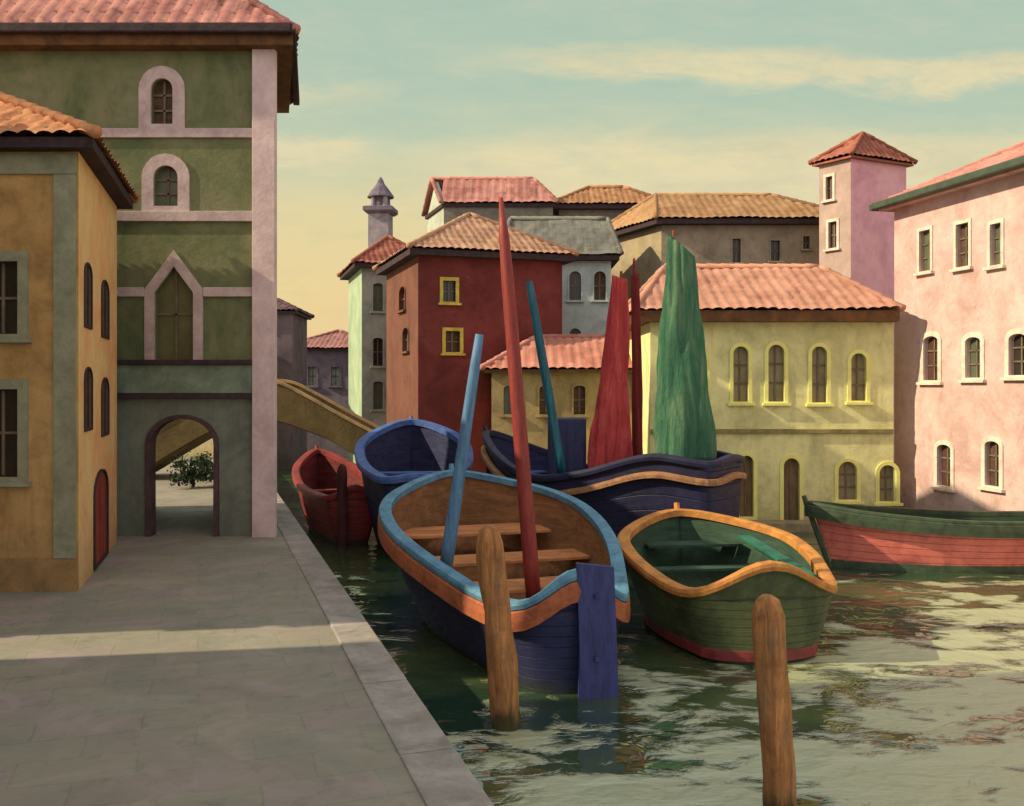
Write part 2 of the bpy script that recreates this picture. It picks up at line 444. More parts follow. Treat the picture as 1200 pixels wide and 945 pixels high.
# ------------------------------------------------------------------ the setting
SD = Vector((-.33, 1, 0)).normalized()                    # street direction
def edge_x(y): return -.129 - .33*(y - 7.1)               # quay edge
QZ = .8
def water_mat():
    """canal water: still and mirror-like in the lee of the boats, ruffled in cat's-paws towards open water"""
    t = NT('canal_water'); v = t.coord((.9, 1.35, 1)); v2 = t.coord((.5, 1.1, 1))
    tc = t.n('ShaderNodeTexCoord'); sp = t.n('ShaderNodeSeparateXYZ'); t.l(tc.outputs['Object'], sp.inputs[0])
    p = t.math('ADD', t.math('MULTIPLY', t.noise(t.coord((.55, .9, 1)), 1.0, 3, .55, .6), .6), t.math('MULTIPLY', t.noise(t.coord((1.5, 2.3, 1)), 1.0, 5, .65, .5), .4))
    open_ = t.math('ADD', t.math('MULTIPLY', t.math('SUBTRACT', sp.outputs[0], 3.0), .02), t.math('MULTIPLY', t.math('SUBTRACT', 12.2, sp.outputs[1]), .022))
    ruf = t.mapr(t.math('ADD', p, open_), .485, .545, 0, 1)
    h1 = t.noise(v, 1.3, 3, .5, .6); h2 = t.noise(v2, .6, 2, .5, .4); h3 = t.noise(v, 6, 3, .55, .3)
    n = t.bump(h2, 1, .13); n = t.bump(t.math('MULTIPLY', h1, t.mapr(ruf, 0, 1, .5, .8)), 1, .10, n); t.bump(t.math('MULTIPLY', h3, ruf), 1, .02, n)
    m = t.noise(t.coord((.5,1,1)), .5, 4, .6, .5)
    col = t.ramp(m, [(.35, A(34,60,46)), (.65, A(78,92,56))])
    col = t.mix(t.math('MULTIPLY', ruf, .9), col, A(158,164,122))  # pale sky reflection of the ruffled patches painted into the base colour
    t.b.inputs['IOR'].default_value = 3.0
    return t.done(col, t.mapr(ruf, 0, 1, .05, .5), .5)
bm = B(); 
face(bm, [(-300, -60, 0), (400, -60, 0), (400, 900, 0), (-300, 900, 0)])
tag(obj('canal_water', bm, water_mat()), kind='structure')
def paving_mat():
    t = NT('quay_paving'); v = t.coord((1,1,1), (0, 0, -math.atan2(.33, 1)))
    warp = t.n('ShaderNodeVectorMath', operation='ADD'); nn = t.n('ShaderNodeTexNoise'); nn.inputs['Scale'].default_value = 1.3
    t.l(v, nn.inputs['Vector']); sc = t.n('ShaderNodeVectorMath', operation='SCALE'); sc.inputs['Scale'].default_value = .10
    t.l(nn.outputs['Color'], sc.inputs[0]); t.l(v, warp.inputs[0]); t.l(sc.outputs[0], warp.inputs[1])
    br = t.n('ShaderNodeTexBrick'); t.l(warp.outputs[0], br.inputs['Vector'])
    br.inputs['Scale'].default_value = 1; br.inputs['Brick Width'].default_value = .95; br.inputs['Row Height'].default_value = .52
    br.inputs['Mortar Size'].default_value = .014; br.inputs['Mortar Smooth'].default_value = .35; br.inputs['Bias'].default_value = 0
    br.inputs['Color1'].default_value = (0,0,0,1); br.inputs['Color2'].default_value = (1,1,1,1); br.inputs['Mortar'].default_value = (.5,.5,.5,1)
    a = t.ramp(br.outputs['Color'], [(0, A(138,126,116,1.08)), (.35, A(144,135,120,1.08)), (.6, A(134,131,116,1.08)), (1, A(148,132,128,1.08))])
    n1 = t.noise(v, .9, 5, .7, .8); n2 = t.noise(v, 4, 6, .7, .6)
    a = t.mix(t.mapr(n1, .42, .7, 0, .6), a, A(110,112,102,1.05))
    a = t.mix(t.mapr(n1, .45, .25, 0, .5), a, A(158,142,144,1.15))
    a = t.mix(t.mapr(n2, .55, .75, 0, .55), a, A(98,94,82,1.1))
    a = t.mix(t.math('MULTIPLY', t.math('MULTIPLY', br.outputs['Fac'], .28), t.mapr(n1, .38, .6, 0, 1)), a, A(96,92,84))
    h = t.math('SUBTRACT', t.math('ADD', t.math('MULTIPLY', n2, .8), t.math('MULTIPLY', n1, 1.2)), t.math('MULTIPLY', br.outputs['Fac'], .35))
    t.bump(h, .35, .015)
    return t.done(a, t.mapr(n2, .3, .7, .6, .9), .35)
KW = .5
bm = B()
qp = [(edge_x(-25)-KW, -25), (edge_x(62)-KW, 62), (-300, 62), (-300, -25)]
prism(bm, qp, -1, QZ)
tag(obj('quay', bm, paving_mat()), kind='structure')
kstone = stone('kerb_stone', A(160,152,146,1.1), A(118,112,104,1.05), 1.6)
bm = B(); y = -24.0; perp = Vector((SD.y, -SD.x, 0))
while y < 61:
    ln = rnd.uniform(1.5, 2.6)
    c = Vector((edge_x(y + ln/2*.95) - KW/2*1.053, y + ln/2*.95, .04))
    box(bm, c, (KW-.012, ln-.018, 1.56 + rnd.uniform(-.006, .012)), (perp, SD, Vector((0,0,1))), .022)
    y += ln*.9496
tag(obj('quay_kerb', bm, kstone), kind='structure')
land_poly = [(40, 5), (14.4, 15), (12.5, 22.6), (11.4, 27.3), (11.3, 26.6), (3.8, 26.6), (3.8, 30.4), (-.6, 30.4), (-2.9, 31.6), (-4.6, 37), (-5.5, 50), (-9, 64), (-300, 64), (-300, 900), (400, 900), (400, 5)]
bm = B(); prism(bm, land_poly, -1, .25)
tag(obj('far_bank', bm, stone('bank_earth', A(130,122,100,.9), A(92,90,72,.9), .6)), kind='structure')

# shared materials
m_glass = pane('window_dark', A(62,56,48,.8)); m_glassg = pane('window_greenish', A(92,98,76,1.2), .35); m_glassb = pane('window_brown', A(96,66,52), .4)
m_shut = wood('shutter_wood', A(98,74,56,1.1), A(58,46,38), (2,2,18))
m_white = stone('white_surround', A(232,216,200,1.0), A(196,172,158), 3)
m_sash = paint('sash_paint', A(120,104,86), None, .6)
m_eave_dark = wood('eaves_dark', A(78,60,64,.9), A(46,38,44,.8), (3,3,3))
m_eave_brown = wood('eaves_brown', A(122,84,52), A(70,52,36), (2,2,2))

# ================================================================= left bank
# --- ochre corner house
C0 = Vector((X(92,14.5), 14.5, 0)); C1 = Vector((X(137,19.0), 19.0, 0))
fl = Vector((-12.4, 14.5, 0)); bl = Vector((-13.4, 19.0, 0))
h = thing('corner_house', 'ochre plastered corner house on the quay with an orange street side coloured as if sunlit and dark red door', 'house', (-9.5, 16.5, QZ))
ze = Z(178, 14.5)
w_front = Wall(fl, C0, QZ-.3, ze); w_side = Wall(C0, C1, QZ-.3, ze); w_back = Wall(C1, bl, QZ-.3, ze); w_left = Wall(bl, fl, QZ-.3, ze)
m_tan = stucco('ochre_plaster', A(166,130,82,1.3), A(132,102,64,1.2), A(180,146,98,1.3), .6)
m_orange_lit = stucco('sunlit_orange_plaster', A(214,150,102,1.75), A(194,128,88,1.7), A(222,164,116,1.75), .3)  # street side gets no sun; its bright lit look is put into the colour
m_pgreen = stone('pale_green_trim', A(144,142,118,1.25), A(116,116,96,1.15), 2)
for y0, y1 in ((306, 392), (456, 560)):
    window(h, w_front, w_front.box_px(-24, y0, 22, y1), 'rect', .15, m_pgreen, m_glass, (1, 1), m_sash, .18)
for x0, x1, y0, y1 in ((98.5, 107, 310, 383), (118.5, 127, 330, 395), (98.5, 107.5, 432, 503), (118.5, 127, 444, 509)):
    window(h, w_side, w_side.box_px(x0, y0, x1, y1), 'flat', .03, m_eave_dark, m_shut, (1, 0), m_eave_dark, .035, sill=False, pname='shutter', proud=.02)
u0, z0, u1, z1 = w_side.box_px(109.5, 552, 125, 640); z0 = QZ + .06
m_door = wood('door_red', A(134,58,44,1.4), A(96,44,36,1.2), (6,6,1))
d = window(h, w_side, (u0, z0, u1, z1), 'flat', .03, m_eave_dark, m_door, (1, 0), m_door, .035, name='door_surround', sill=False, pname='door')
build_walls(h, [w_front, w_back, w_left], m_tan); build_walls(h, [w_side], m_orange_lit, 'side_wall')
bm = B(); a, b = w_front.uz(66, 400)[0], w_front.L
ax = (w_front.u, w_front.n, Vector((0,0,1)))
box(bm, w_front.pt((a+b)/2 - .03, (QZ+.51+ze-.36)/2, .02), (b-a-.02, .06, ze-.36-QZ-.51), ax)
box(bm, w_front.pt(b/2-.01, ze-.2, .018), (b-.03, .06, .3), ax)
obj('corner_pilaster', bm, m_pgreen, h)
bm = B(); box(bm, w_front.pt(w_front.L/2, QZ+.25, .02), (w_front.L-.02, .05, .5), ax)
obj('plinth', bm, stone('brown_plinth', A(150,118,78,1.25), A(118,94,64,1.15), 2), h)
m_roof_or = tiles('tiles_orange', A(226,160,116,.85), A(204,138,98,.82), A(92,62,50))
roof(h, [fl, C0, C1, bl], ze, 1.5, m_roof_or, .28, .16, m_eave_dark, streak=.1)
# --- unseen houses added left to shade the quay, leaving a sunlit gap
LDY = LD.y/LD.x
def plain_house(name, label, foot, z1, mat, rmat, rise):
    c = sum(foot, Vector())/4
    r = thing(name, label, 'house', (c.x, c.y, QZ)); ws = four(foot, QZ-.3, z1)
    for w in (ws[0], ws[1]):
        n = max(1, int(w.L/2.8))
        for i in range(n):
            for zb in (2.3, 5.2):
                u = w.L*(i+.5)/n
                window(r, w, (u-.4, zb, u+.4, zb+1.4), 'rect', .1, m_pgreen, m_shut, (1, 0), m_sash, .14, pname='shutter')
    build_walls(r, ws, mat); roof(r, foot, z1, rise, rmat, .04, .16, m_eave_dark); return r
V = lambda x, y: Vector((x, y, 0))
# --- green palazzo over the archway
GD = 19.7
gl, gr = V(X(-70, GD), GD), V(X(322, GD), GD)
gdir = Vector((-.2545, 1, 0)).normalized(); gfoot = foot_of(gl, gr, 4.3, (gdir.x, gdir.y))
h = thing('arcade_palazzo', 'tall dark green palazzo with pink stone bands standing over a quayside archway', 'palazzo', (-8.4, 22.3, QZ))
gz = Z(60, GD)
def mk(px, py): return (X(px, GD) - gl.x, Z(py, GD))
arch_l, arch_r = X(171, GD) - gl.x, X(257, GD) - gl.x
zt = Z(486, GD); hw = (arch_r - arch_l)/2; ac = (arch_l + arch_r)/2
arc = [(ac + hw*math.cos(a), zt - hw*.82 + hw*.82*math.sin(a)) for a in [math.pi*i/16 for i in range(17)]]
Lg = gr.x - gl.x
zledge = Z(462, GD)
lower = [(0, QZ-.3), (arch_l, QZ-.3)] + arc[::-1] + [(arch_r, QZ-.3), (Lg, QZ-.3), (Lg, zledge), (0, zledge)]
w_lo = Wall(gl, gr, QZ-.3, zledge, lower)
w_up = Wall(gl, gr, zledge, gz)
m_gplaster = stucco('green_plaster', A(106,108,76,1.25), A(82,92,64,1.2), A(120,116,90,1.25), .5)
m_ggrey = stucco('grey_green_plaster', A(112,116,104,1.25), A(90,96,88,1.2), A(122,128,114,1.25), .5)
m_gpink = stone('pink_band_stone', A(184,164,160,1.25), A(156,134,134,1.15), 2.5)
m_gpier = stone('pink_pier_stone', A(192,170,168,1.4), A(168,144,144,1.3), 1.5)
m_gledge = stone('grey_green_ledge', A(116,128,110,1.4), A(86,98,84,1.2), 1.5)
window(h, w_up, w_up.box_px(177, 92, 203, 146), 'round', .25, m_gpink, m_glassg, (1, 2), m_sash, .2, sill=False)
window(h, w_up, w_up.box_px(180, 194, 209, 242), 'round', .24, m_gpink, m_glassg, (1, 2), m_sash, .2, sill=False)
window(h, w_up, w_up.box_px(181, 312, 227, 424), 'gothic', .2, m_gpink, pane('window_olive', A(96,96,64,1.2), .4), (1, 1), m_sash, .2, sill=False)
a, b, c, d = gfoot
wsd = [Wall(b, c, QZ-.3, gz), Wall(d, a, QZ-.3, gz)]
zmid = Z(258, GD)
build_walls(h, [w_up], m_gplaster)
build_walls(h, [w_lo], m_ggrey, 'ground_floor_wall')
# back wall with the far arch of the passage, and the passage itself
PD = SD*(4.3*gdir.y/SD.y); bw = Wall(c, d, QZ-.3, gz)
ua = bw.L - (arch_l + (gl + PD - d).dot(Vector((1,0,0)))); ub = bw.L - (arch_r + (gl + PD - d).dot(Vector((1,0,0))))
sh = [( bw.L - (p[0] + (gl + PD - d).x), p[1]) for p in arc]
bw.outline = [(0, QZ-.3), (ub, QZ-.3)] + sh + [(ua, QZ-.3), (bw.L, QZ-.3), (bw.L, gz), (0, gz)]
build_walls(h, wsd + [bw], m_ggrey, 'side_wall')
bm = B(); prof = [(arch_l, QZ-.3)] + arc[::-1] + [(arch_r, QZ-.3)]
f0 = [bm.verts.new(w_lo.pt(p[0], p[1], -.001)) for p in prof]; f1 = [bm.verts.new(w_lo.pt(p[0], p[1]) + PD) for p in prof]
for i in range(len(prof)-1): bm.faces.new((f0[i], f0[i+1], f1[i+1], f1[i]))
obj('passage', bm, m_ggrey, h, recalc=False)
def band(root, w, u0, u1, z0, z1, out, mat, name='stone_band'):
    bm = B(); box(bm, w.pt((u0+u1)/2, (z0+z1)/2, out/2 - .01), (u1-u0, out + .02, z1-z0), (w.u, w.n, Vector((0,0,1))), .012)
    return obj(name, bm, mat, root)
pu0 = X(297, GD) - gl.x
band(h, w_up, .0, pu0-.01, Z(162, GD), Z(151, GD), .06, m_gpink)
band(h, w_up, .0, pu0-.01, Z(260, GD), Z(248, GD), .07, m_gpink)
gu = w_up.box_px(181, 312, 227, 424)
band(h, w_up, .0, gu[0]-.21, Z(348, GD), Z(337, GD), .06, m_gpink)
band(h, w_up, gu[2]+.21, pu0-.01, Z(348, GD), Z(337, GD), .06, m_gpink)
band(h, w_up, .0, pu0-.005, zledge+.02, Z(428, GD), .12, m_gledge, 'ledge')
band(h, w_up, .0, pu0-.008, Z(428, GD)+.003, Z(422, GD), .2, m_eave_dark, 'ledge_moulding')
band(h, w_up, .0, pu0-.008, zledge-.09, zledge+.018, .17, m_eave_dark, 'ledge_moulding')
bm = B(); zp = [QZ-.05, gz-.02]
box(bm, w_up.pt((pu0+Lg)/2+.02, (.7+gz)/2, .04), (Lg-pu0+.03, .2, gz-.7-.01), (w_up.u, w_up.n, Vector((0,0,1))), .015)
obj('corner_pier', bm, m_gpier, h)
# dark arch surround
bm = B(); inner = [(arch_l+.01, QZ-.05)] + [(p[0]*1 , p[1]) for p in arc[::-1]] + [(arch_r-.01, QZ-.05)]
def scal(p, k): return (ac + (p[0]-ac)*k, (zt - hw*.82) + (p[1]-(zt-hw*.82))*k if p[1] > zt-hw*.82 else p[1])
inn = [scal(p, .86) for p in inner]
n = len(inner); q = [[bm.verts.new(w_lo.pt(p[0], p[1], o)) for p in pl] for pl in (inn, inner) for o in (-.25, .05)]
for k in range(n-1):
    for a4 in ((q[1][k], q[1][k+1], q[3][k+1], q[3][k]), (q[0][k], q[2][k], q[2][k+1], q[0][k+1]), (q[2][k], q[3][k], q[3][k+1], q[2][k+1]), (q[0][k], q[0][k+1], q[1][k+1], q[1][k])):
        bm.faces.new(a4)
obj('arch_surround', bm, stone('purple_brown_stone', A(92,70,72,1.15), A(62,48,52), 2), h)
m_roof_pink = tiles('tiles_pink', A(214,152,142,.85), A(194,128,120,.8), A(84,66,56))
gtop = foot_of(gl, gr, 5.2, (gdir.x, gdir.y))
roof(h, [V(gl.x, GD), V(gr.x, GD), V(gr.x-1.06, GD+4.15), V(gl.x-1.06, GD+4.15)], gz, 2.6, m_roof_pink, .38, .24, m_eave_brown, pitch=.34, streak=.3, amp=.07)
bm = B()   # gutter along the front and the canal side
g0 = V(gl.x-.3, GD-.47) + Vector((0,0,gz+.3)); g1 = V(gr.x+.47, GD-.47) + Vector((0,0,gz+.3)); g2 = V(gr.x-1.06+.47, GD+4.55) + Vector((0,0,gz+.3))
for p, q_ in ((g0, g1), (g1 + Vector((0,-.02,0)), g2)):
    dd = (q_-p).normalized(); box(bm, (p+q_)/2, ((q_-p).length, .16, .2), (dd, Vector((-dd.y, dd.x, 0)), Vector((0,0,1))), .03)
obj('gutter', bm, m_eave_dark, h)

plain_house('alley_shade_house', 'unseen ochre house added beyond the left edge to shade the quay beside a sunlit gap', [V(-15, 11.52-6*LDY), V(-9.0, 11.52), V(-9.0, 14.1), V(-15, 14.1)], 8.6, m_tan, m_roof_or, .9)
plain_house('quay_shade_house', 'unseen grey green house added beyond the left edge to shade the near quay and water', [V(-15, -8), V(-8.9, -8), V(-8.9, 10.4), V(-15, 10.4-6.1*LDY)], 10.6, m_ggrey, m_roof_pink, .9)

# --- hump bridge
BD = 31.0
top = [(120, 540), (150, 520), (200, 492), (245, 466), (285, 449), (322, 449), (355, 464), (400, 489), (440, 510), (490, 535)]
bot = [(120, 566), (150, 563), (200, 533), (245, 508), (285, 495), (322, 495), (355, 505), (400, 525), (440, 560), (490, 640)]
h = thing('footbridge', 'brown humped footbridge behind the palazzo corner crossing the canal', 'bridge', (X(310, BD), BD+1.1, 0))
def strip(bm, tp, bt, y0, y1):
    T0 = [bm.verts.new(P(p[0], p[1], BD) + Vector((0, y0, 0))) for p in tp]; T1 = [bm.verts.new(P(p[0], p[1], BD) + Vector((0, y1, 0))) for p in tp]
    B0 = [bm.verts.new(P(p[0], p[1], BD) + Vector((0, y0, 0))) for p in bt]; B1 = [bm.verts.new(P(p[0], p[1], BD) + Vector((0, y1, 0))) for p in bt]
    for i in range(len(tp)-1):
        for q in ((T0[i], B0[i], B0[i+1], T0[i+1]), (T1[i], T1[i+1], B1[i+1], B1[i]), (T0[i], T0[i+1], T1[i+1], T1[i]), (B0[i], B1[i], B1[i+1], B0[i+1])): bm.faces.new(q)
    for i in (0, -1): bm.faces.new((T0[i], T1[i], B1[i], B0[i]))
def fine(pl, k=6):
    out = []
    for i in range(len(pl)-1):
        p0, p1, p2, p3 = pl[max(0,i-1)], pl[i], pl[i+1], pl[min(len(pl)-1, i+2)]
        for j in range(k):
            t = j/k
            out.append(tuple(.5*((2*p1[c]) + (-p0[c]+p2[c])*t + (2*p0[c]-5*p1[c]+4*p2[c]-p3[c])*t*t + (-p0[c]+3*p1[c]-3*p2[c]+p3[c])*t**3) for c in (0,1)))
    return out + [pl[-1]]
top, bot = fine(top), fine(bot)
m_bridge = stucco('bridge_brick', A(112,94,62,.9), A(88,76,52,.9), A(124,106,74,.9), .5)
deck = [(p[0], p[1] + 22) for p in top]
bm = B(); strip(bm, deck, bot, .24, 2.0); obj('span', bm, m_bridge, h)
for yy in (0, 2.005):
    bm = B(); strip(bm, top, [(b_[0], b_[1]-(2 if yy == 0 else 6)) for b_ in bot], yy, yy + .235); obj('parapet', bm, m_bridge, h)
    bm = B(); strip(bm, [(p[0], p[1]-3.2) for p in top], [(p[0], p[1]-.1) for p in top], yy-.04, yy+.275); obj('coping', bm, stone('coping_highlight', A(176,144,104,1.1), A(130,108,80), 2), h)  # highlight along the top edge put into the coping's pale colour

# --- seen through the archway
h = thing('campo_house', 'cream plastered house far behind the archway and the bridge', 'house', (-16.5, 43, QZ))
ff = foot_of(V(-19.5, 41), V(-11.5, 41), 4); ws = four(ff, .2, 5.2)
for cx in (-17.8, -15.8, -13.8): window(h, ws[0], (cx+19.5-.35, 2.2, cx+19.5+.35, 3.4), 'rect', .08, m_white, m_glass, (1,1), m_sash)
build_walls(h, ws, stucco('cream_plaster', A(206,188,138,1.2))); roof(h, ff, 5.2, 1.2, m_roof_or, .3, .15, m_eave_dark)
def leafy(name, label, x, y, z, hgt, rad, mat, n=900):
    r = thing(name, label, 'shrub', (x, y, z))
    bm = B(); tube(bm, [(x, y, z), (x+.03, y, z+hgt*.35), (x-.02, y, z+hgt*.6)], [.06, .05, .02], 8); obj('stem', bm, wood('bark', A(80,66,50), A(48,40,32)), r)
    bm = B(); rr = random.Random(5); cl = [(rr.gauss(0, .42), rr.gauss(0, .42), rr.uniform(.3, 1)) for _ in range(14)]
    for i in range(n):
        c = rr.choice(cl); p = Vector((x + (c[0] + rr.gauss(0, .2))*rad, y + (c[1] + rr.gauss(0, .2))*rad, z + hgt*(c[2]*.9 + rr.gauss(0, .12))))
        if p.z < z + .03: continue
        a = Vector((rr.gauss(0,1), rr.gauss(0,1), rr.gauss(0,1))).normalized(); b_ = a.orthogonal().normalized(); s = rr.uniform(.03, .075)
        face(bm, [p + a*s, p + b_*s*.6, p - a*s, p - b_*s*.6])
    t = NT('leaf_dark'); nn = t.noise(t.coord(), 3, 3)
    obj('foliage', bm, t.done(t.ramp(nn, [(.3, A(38,52,36)), (.7, A(72,88,58))]), .7, .3), r, recalc=False)
leafy('shrub', 'dark green shrub standing in the sun beyond the archway', X(226, 29.0), 29.0, QZ, .95, .62, None, 1700)

# ================================================================= far houses
def house(name, label, foot, z0, z1, mat, rmat, rise, emat, ov=.35, th=.16, cat='house', **kw):
    c = sum(foot, Vector())/4
    return thing(name, label, cat, (c.x, c.y, max(z0, .25))), four(foot, z0, z1)
# purple end house beside the palazzo, and the low mauve one with a pink roof
m_purple = stucco('purple_plaster', A(98,84,92,1.35), A(74,64,76,1.3), None, .4)
ff = foot_of(V(X(285,44), 44), V(X(343,44), 44), 4, (-.05, 1))
h, ws = house('purple_house', 'narrow dark purple house between palazzo corner and mauve row', ff, 0, Z(368,44), m_purple, None, 0, None)
build_walls(h, ws, m_purple); roof(h, ff, Z(368,44), .7, tiles('tiles_purple', A(110,84,88), A(90,70,76), A(60,48,52)), .2, .12, m_eave_dark)
ff = foot_of(V(X(335,52), 52), V(X(440,52), 52), 5)
h, ws = house('mauve_house', 'low mauve grey house with pale windows and pink roof beyond the bridge', ff, 0, Z(411,52), m_purple, None, 0, None)
m_mauve = stucco('mauve_plaster', A(112,100,110,1.35), A(90,82,96,1.3), None, .3)
for cx in (366, 393): window(h, ws[0], ws[0].box_px(cx-5, 430, cx+5, 452), 'rect', .1, m_mauve, pane('window_pale', A(142,150,140,1.3), .4), (1,1), m_sash)
build_walls(h, ws, m_mauve); roof(h, ff, Z(411,52), 1.1, tiles('tiles_pale_pink', A(190,138,134,.75), A(172,122,120,.72), A(130,92,92)), .3, .1, m_eave_dark)
# tall grey house with a pale green sunny side
A0 = V(X(424,39), 39); A1 = V(X(505,39.9), 39.9)
ff = foot_of(A0, A1, 4.6, (-.30, 1))
h, ws = house('grey_house', 'tall grey house with pale green sunny side, left of the dark red house', ff, 0, Z(314,39), None, None, 0, None)
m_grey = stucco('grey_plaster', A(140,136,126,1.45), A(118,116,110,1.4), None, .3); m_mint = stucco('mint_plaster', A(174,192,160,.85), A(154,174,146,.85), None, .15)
for cy in (348, 412, 463): window(h, ws[0], ws[0].box_px(437, cy-16, 449, cy+17), 'flat', .05, m_grey, m_glassg, (1,1), m_sash)
build_walls(h, ws[:3], m_grey); build_walls(h, ws[3:], m_mint, 'side_wall')
m_roof_red = tiles('tiles_red', A(186,116,96,.8), A(164,98,84,.78), A(96,62,56))
roof(h, ff, Z(314,39), 1.5, m_roof_red, .35, .16, m_eave_dark)
# bell turret
TD = 46.0; tx = X(446, TD)
h = thing('bell_tower', 'slim grey bell turret with pointed cap rising behind the grey house', 'bell tower', (tx, TD, .25))
m_tur = stone('turret_stone', A(124,112,126,1.0), A(92,84,100,.9), 2); m_tur2 = stone('turret_light', A(170,160,166,.95), A(120,112,124,.9), 2)
bm = B(); lathe(bm, (tx, TD), [(.5*1.41*1.05, .2), (.5*1.41, Z(252,TD))], 4, rot=R(40)); obj('shaft', bm, m_tur2, h)
bm = B(); lathe(bm, (tx, TD), [(.58*1.41, Z(252,TD)+.003), (.72*1.41, Z(249,TD)), (.72*1.41, Z(244.5,TD)), (.6*1.41, Z(243.5,TD))], 4, rot=R(40)); obj('gallery', bm, m_tur, h)
for k in range(4):
    an = R(40) + k*math.pi/2; bm = B(); bx_, by_ = tx + .42*math.cos(an), TD + .42*math.sin(an)
    lathe(bm, (bx_, by_), [(.13, Z(243.4,TD)), (.11, Z(232,TD))], 8); obj('pillar', bm, m_tur2, h)
bm = B(); lathe(bm, (tx, TD), [(.42, Z(243.4,TD)), (.4, Z(232,TD))], 8); obj('bell_chamber', bm, m_purple, h)
bm = B(); lathe(bm, (tx, TD), [(.66, Z(232,TD)+.002), (.64, Z(230,TD)), (.4, Z(222,TD)), (.2, Z(216,TD)), (.14, Z(212,TD)), (.04, Z(208,TD))], 12); obj('cap', bm, m_tur, h)
# dark red house
Rl = V(X(490,31), 31); Ru = Vector((1, .33, 0)).normalized(); Rr = Rl + Ru*5.1
ff = foot_of(Rl, Rr, 5.6)
h, ws = house('red_house', 'dark crimson house with yellow framed windows and a side wall coloured orange as if sunlit', ff, -.4, Z(300,31), None, None, 0, None)
m_crim = stucco('crimson_plaster', A(114,54,52,1.1), A(96,46,46,1.05), A(126,64,60,1.1), .3); m_crim_lit = stucco('sunlit_crimson_plaster', A(160,108,92,.5), A(140,94,82,.5), None, .3)  # side wall: sunlit tone of the crimson house put into its colour
m_yel = stone('yellow_surround', A(176,158,70,1.6), A(140,122,60,1.4), 3)
window(h, ws[0], ws[0].box_px(519, 329, 534, 354), 'rect', .11, m_yel, m_glass, (1,1), m_sash)
window(h, ws[0], ws[0].box_px(522, 388, 539, 413), 'rect', .11, m_yel, m_glass, (1,1), m_sash)
for cx, cy in ((472, 350), (476, 398)): window(h, ws[3], ws[3].box_px(cx-3.5, cy-14, cx+3.5, cy+14), 'flat', .04, m_crim_lit, m_glassb, (1,1), m_sash)
build_walls(h, ws[:3], m_crim); build_walls(h, ws[3:], m_crim_lit, 'side_wall')
m_roof_tan = tiles('tiles_tan', A(212,170,140,.85), A(198,150,122,.8), A(120,84,66))
roof(h, ff, Z(300,31), 1.75, m_roof_tan, .35, .2, m_eave_dark, streak=.1)
# low house with the salmon roof
LDp = 29.9
ff = foot_of(V(X(576,LDp), LDp), V(X(772,LDp), LDp), 4.2)
h, ws = house('low_house', 'low olive brown house with salmon hipped roof beside the crimson wall', ff, -.4, Z(437,LDp), None, None, 0, None)
m_olive = stucco('olive_plaster', A(140,122,88,1.45), A(112,98,72,1.4), None, .4)
for cx in (598, 640): window(h, ws[0], ws[0].box_px(cx-8, 452, cx+8, 486), 'flat', .06, m_olive, m_glassg, (1,1), m_sash)
window(h, ws[0], ws[0].box_px(672, 452, 686, 486), 'flat', .06, m_olive, m_glassg, (1,1), m_sash)
build_walls(h, ws, m_olive)
m_roof_sal = tiles('tiles_salmon', A(222,156,138,.85), A(204,136,120,.8), A(160,100,88))
roof(h, ff, Z(437,LDp), 1.1, m_roof_sal, .25, .1, m_eave_brown, pitch=.3, streak=.08, inset=1.8)
# pale blue house with slate roof
SDp = 36.5
ff = foot_of(V(X(600,SDp), SDp), V(X(716,SDp), SDp), 4)
h, ws = house('pale_blue_house', 'pale blue house with two arched windows under a grey slate roof', ff, 0, Z(306,SDp), None, None, 0, None)
m_pblue = stucco('pale_blue_plaster', A(150,160,156,1.45), A(128,142,142,1.4), None, .2)
for cx in (674, 703): window(h, ws[0], ws[0].box_px(cx-7, 318, cx+7, 352), 'round', .05, m_pblue, m_glass, (1,1), m_sash)
window(h, ws[0], ws[0].box_px(674-7, 385, 674+7, 418), 'round', .05, m_pblue, m_glass, (1,1), m_sash)
build_walls(h, ws, m_pblue)
m_slate = tiles('tiles_slate', A(128,128,120,1.0), A(112,112,106,1.0), A(84,84,82))
roof(h, ff, Z(306,SDp), 1.75, m_slate, .3, .2, m_eave_dark, inset=.3, amp=.012)
# tall house with pink roof and a pale gable, behind the crimson one
ID = 42.0
ff = foot_of(V(X(520,ID), ID), V(X(648,ID), ID), 3.2, (-.33, 1))
h, ws = house('gabled_house', 'tall grey house with pale gable and streaked pink roof behind crimson house', ff, 0, Z(243,ID), None, None, 0, None)
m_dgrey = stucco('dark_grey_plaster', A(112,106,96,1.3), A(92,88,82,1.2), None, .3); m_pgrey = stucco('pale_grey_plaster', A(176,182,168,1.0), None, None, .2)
window(h, ws[0], ws[0].box_px(560, 270, 572, 290), 'rect', .06, m_dgrey, m_glass)
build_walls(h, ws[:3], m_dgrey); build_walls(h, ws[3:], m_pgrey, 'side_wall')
roof(h, ff, Z(243,ID), 1.4, m_roof_pink, .1, .16, m_eave_dark, gable=(True, False), inset=.5, pitch=.36, streak=.25, wallmat=m_pgrey)
# house with low brown roof, behind the pale blue one
JD = 43.0
ff = foot_of(V(X(655,JD), JD), V(X(775,JD), JD), 3.4)
h, ws = house('brown_roofed_house', 'grey house with low brown roof between the pink roof and the long roof', ff, 0, Z(246,JD), None, None, 0, None)
window(h, ws[0], ws[0].box_px(690, 270, 702, 290), 'rect', .06, m_dgrey, m_glass)
build_walls(h, ws, m_dgrey)
m_roof_brn = tiles('tiles_brown', A(186,138,100,.9), A(164,118,86,.9), A(110,80,64))
roof(h, ff, Z(246,JD), 1.15, m_roof_brn, .3, .2, m_eave_dark, inset=1.9)
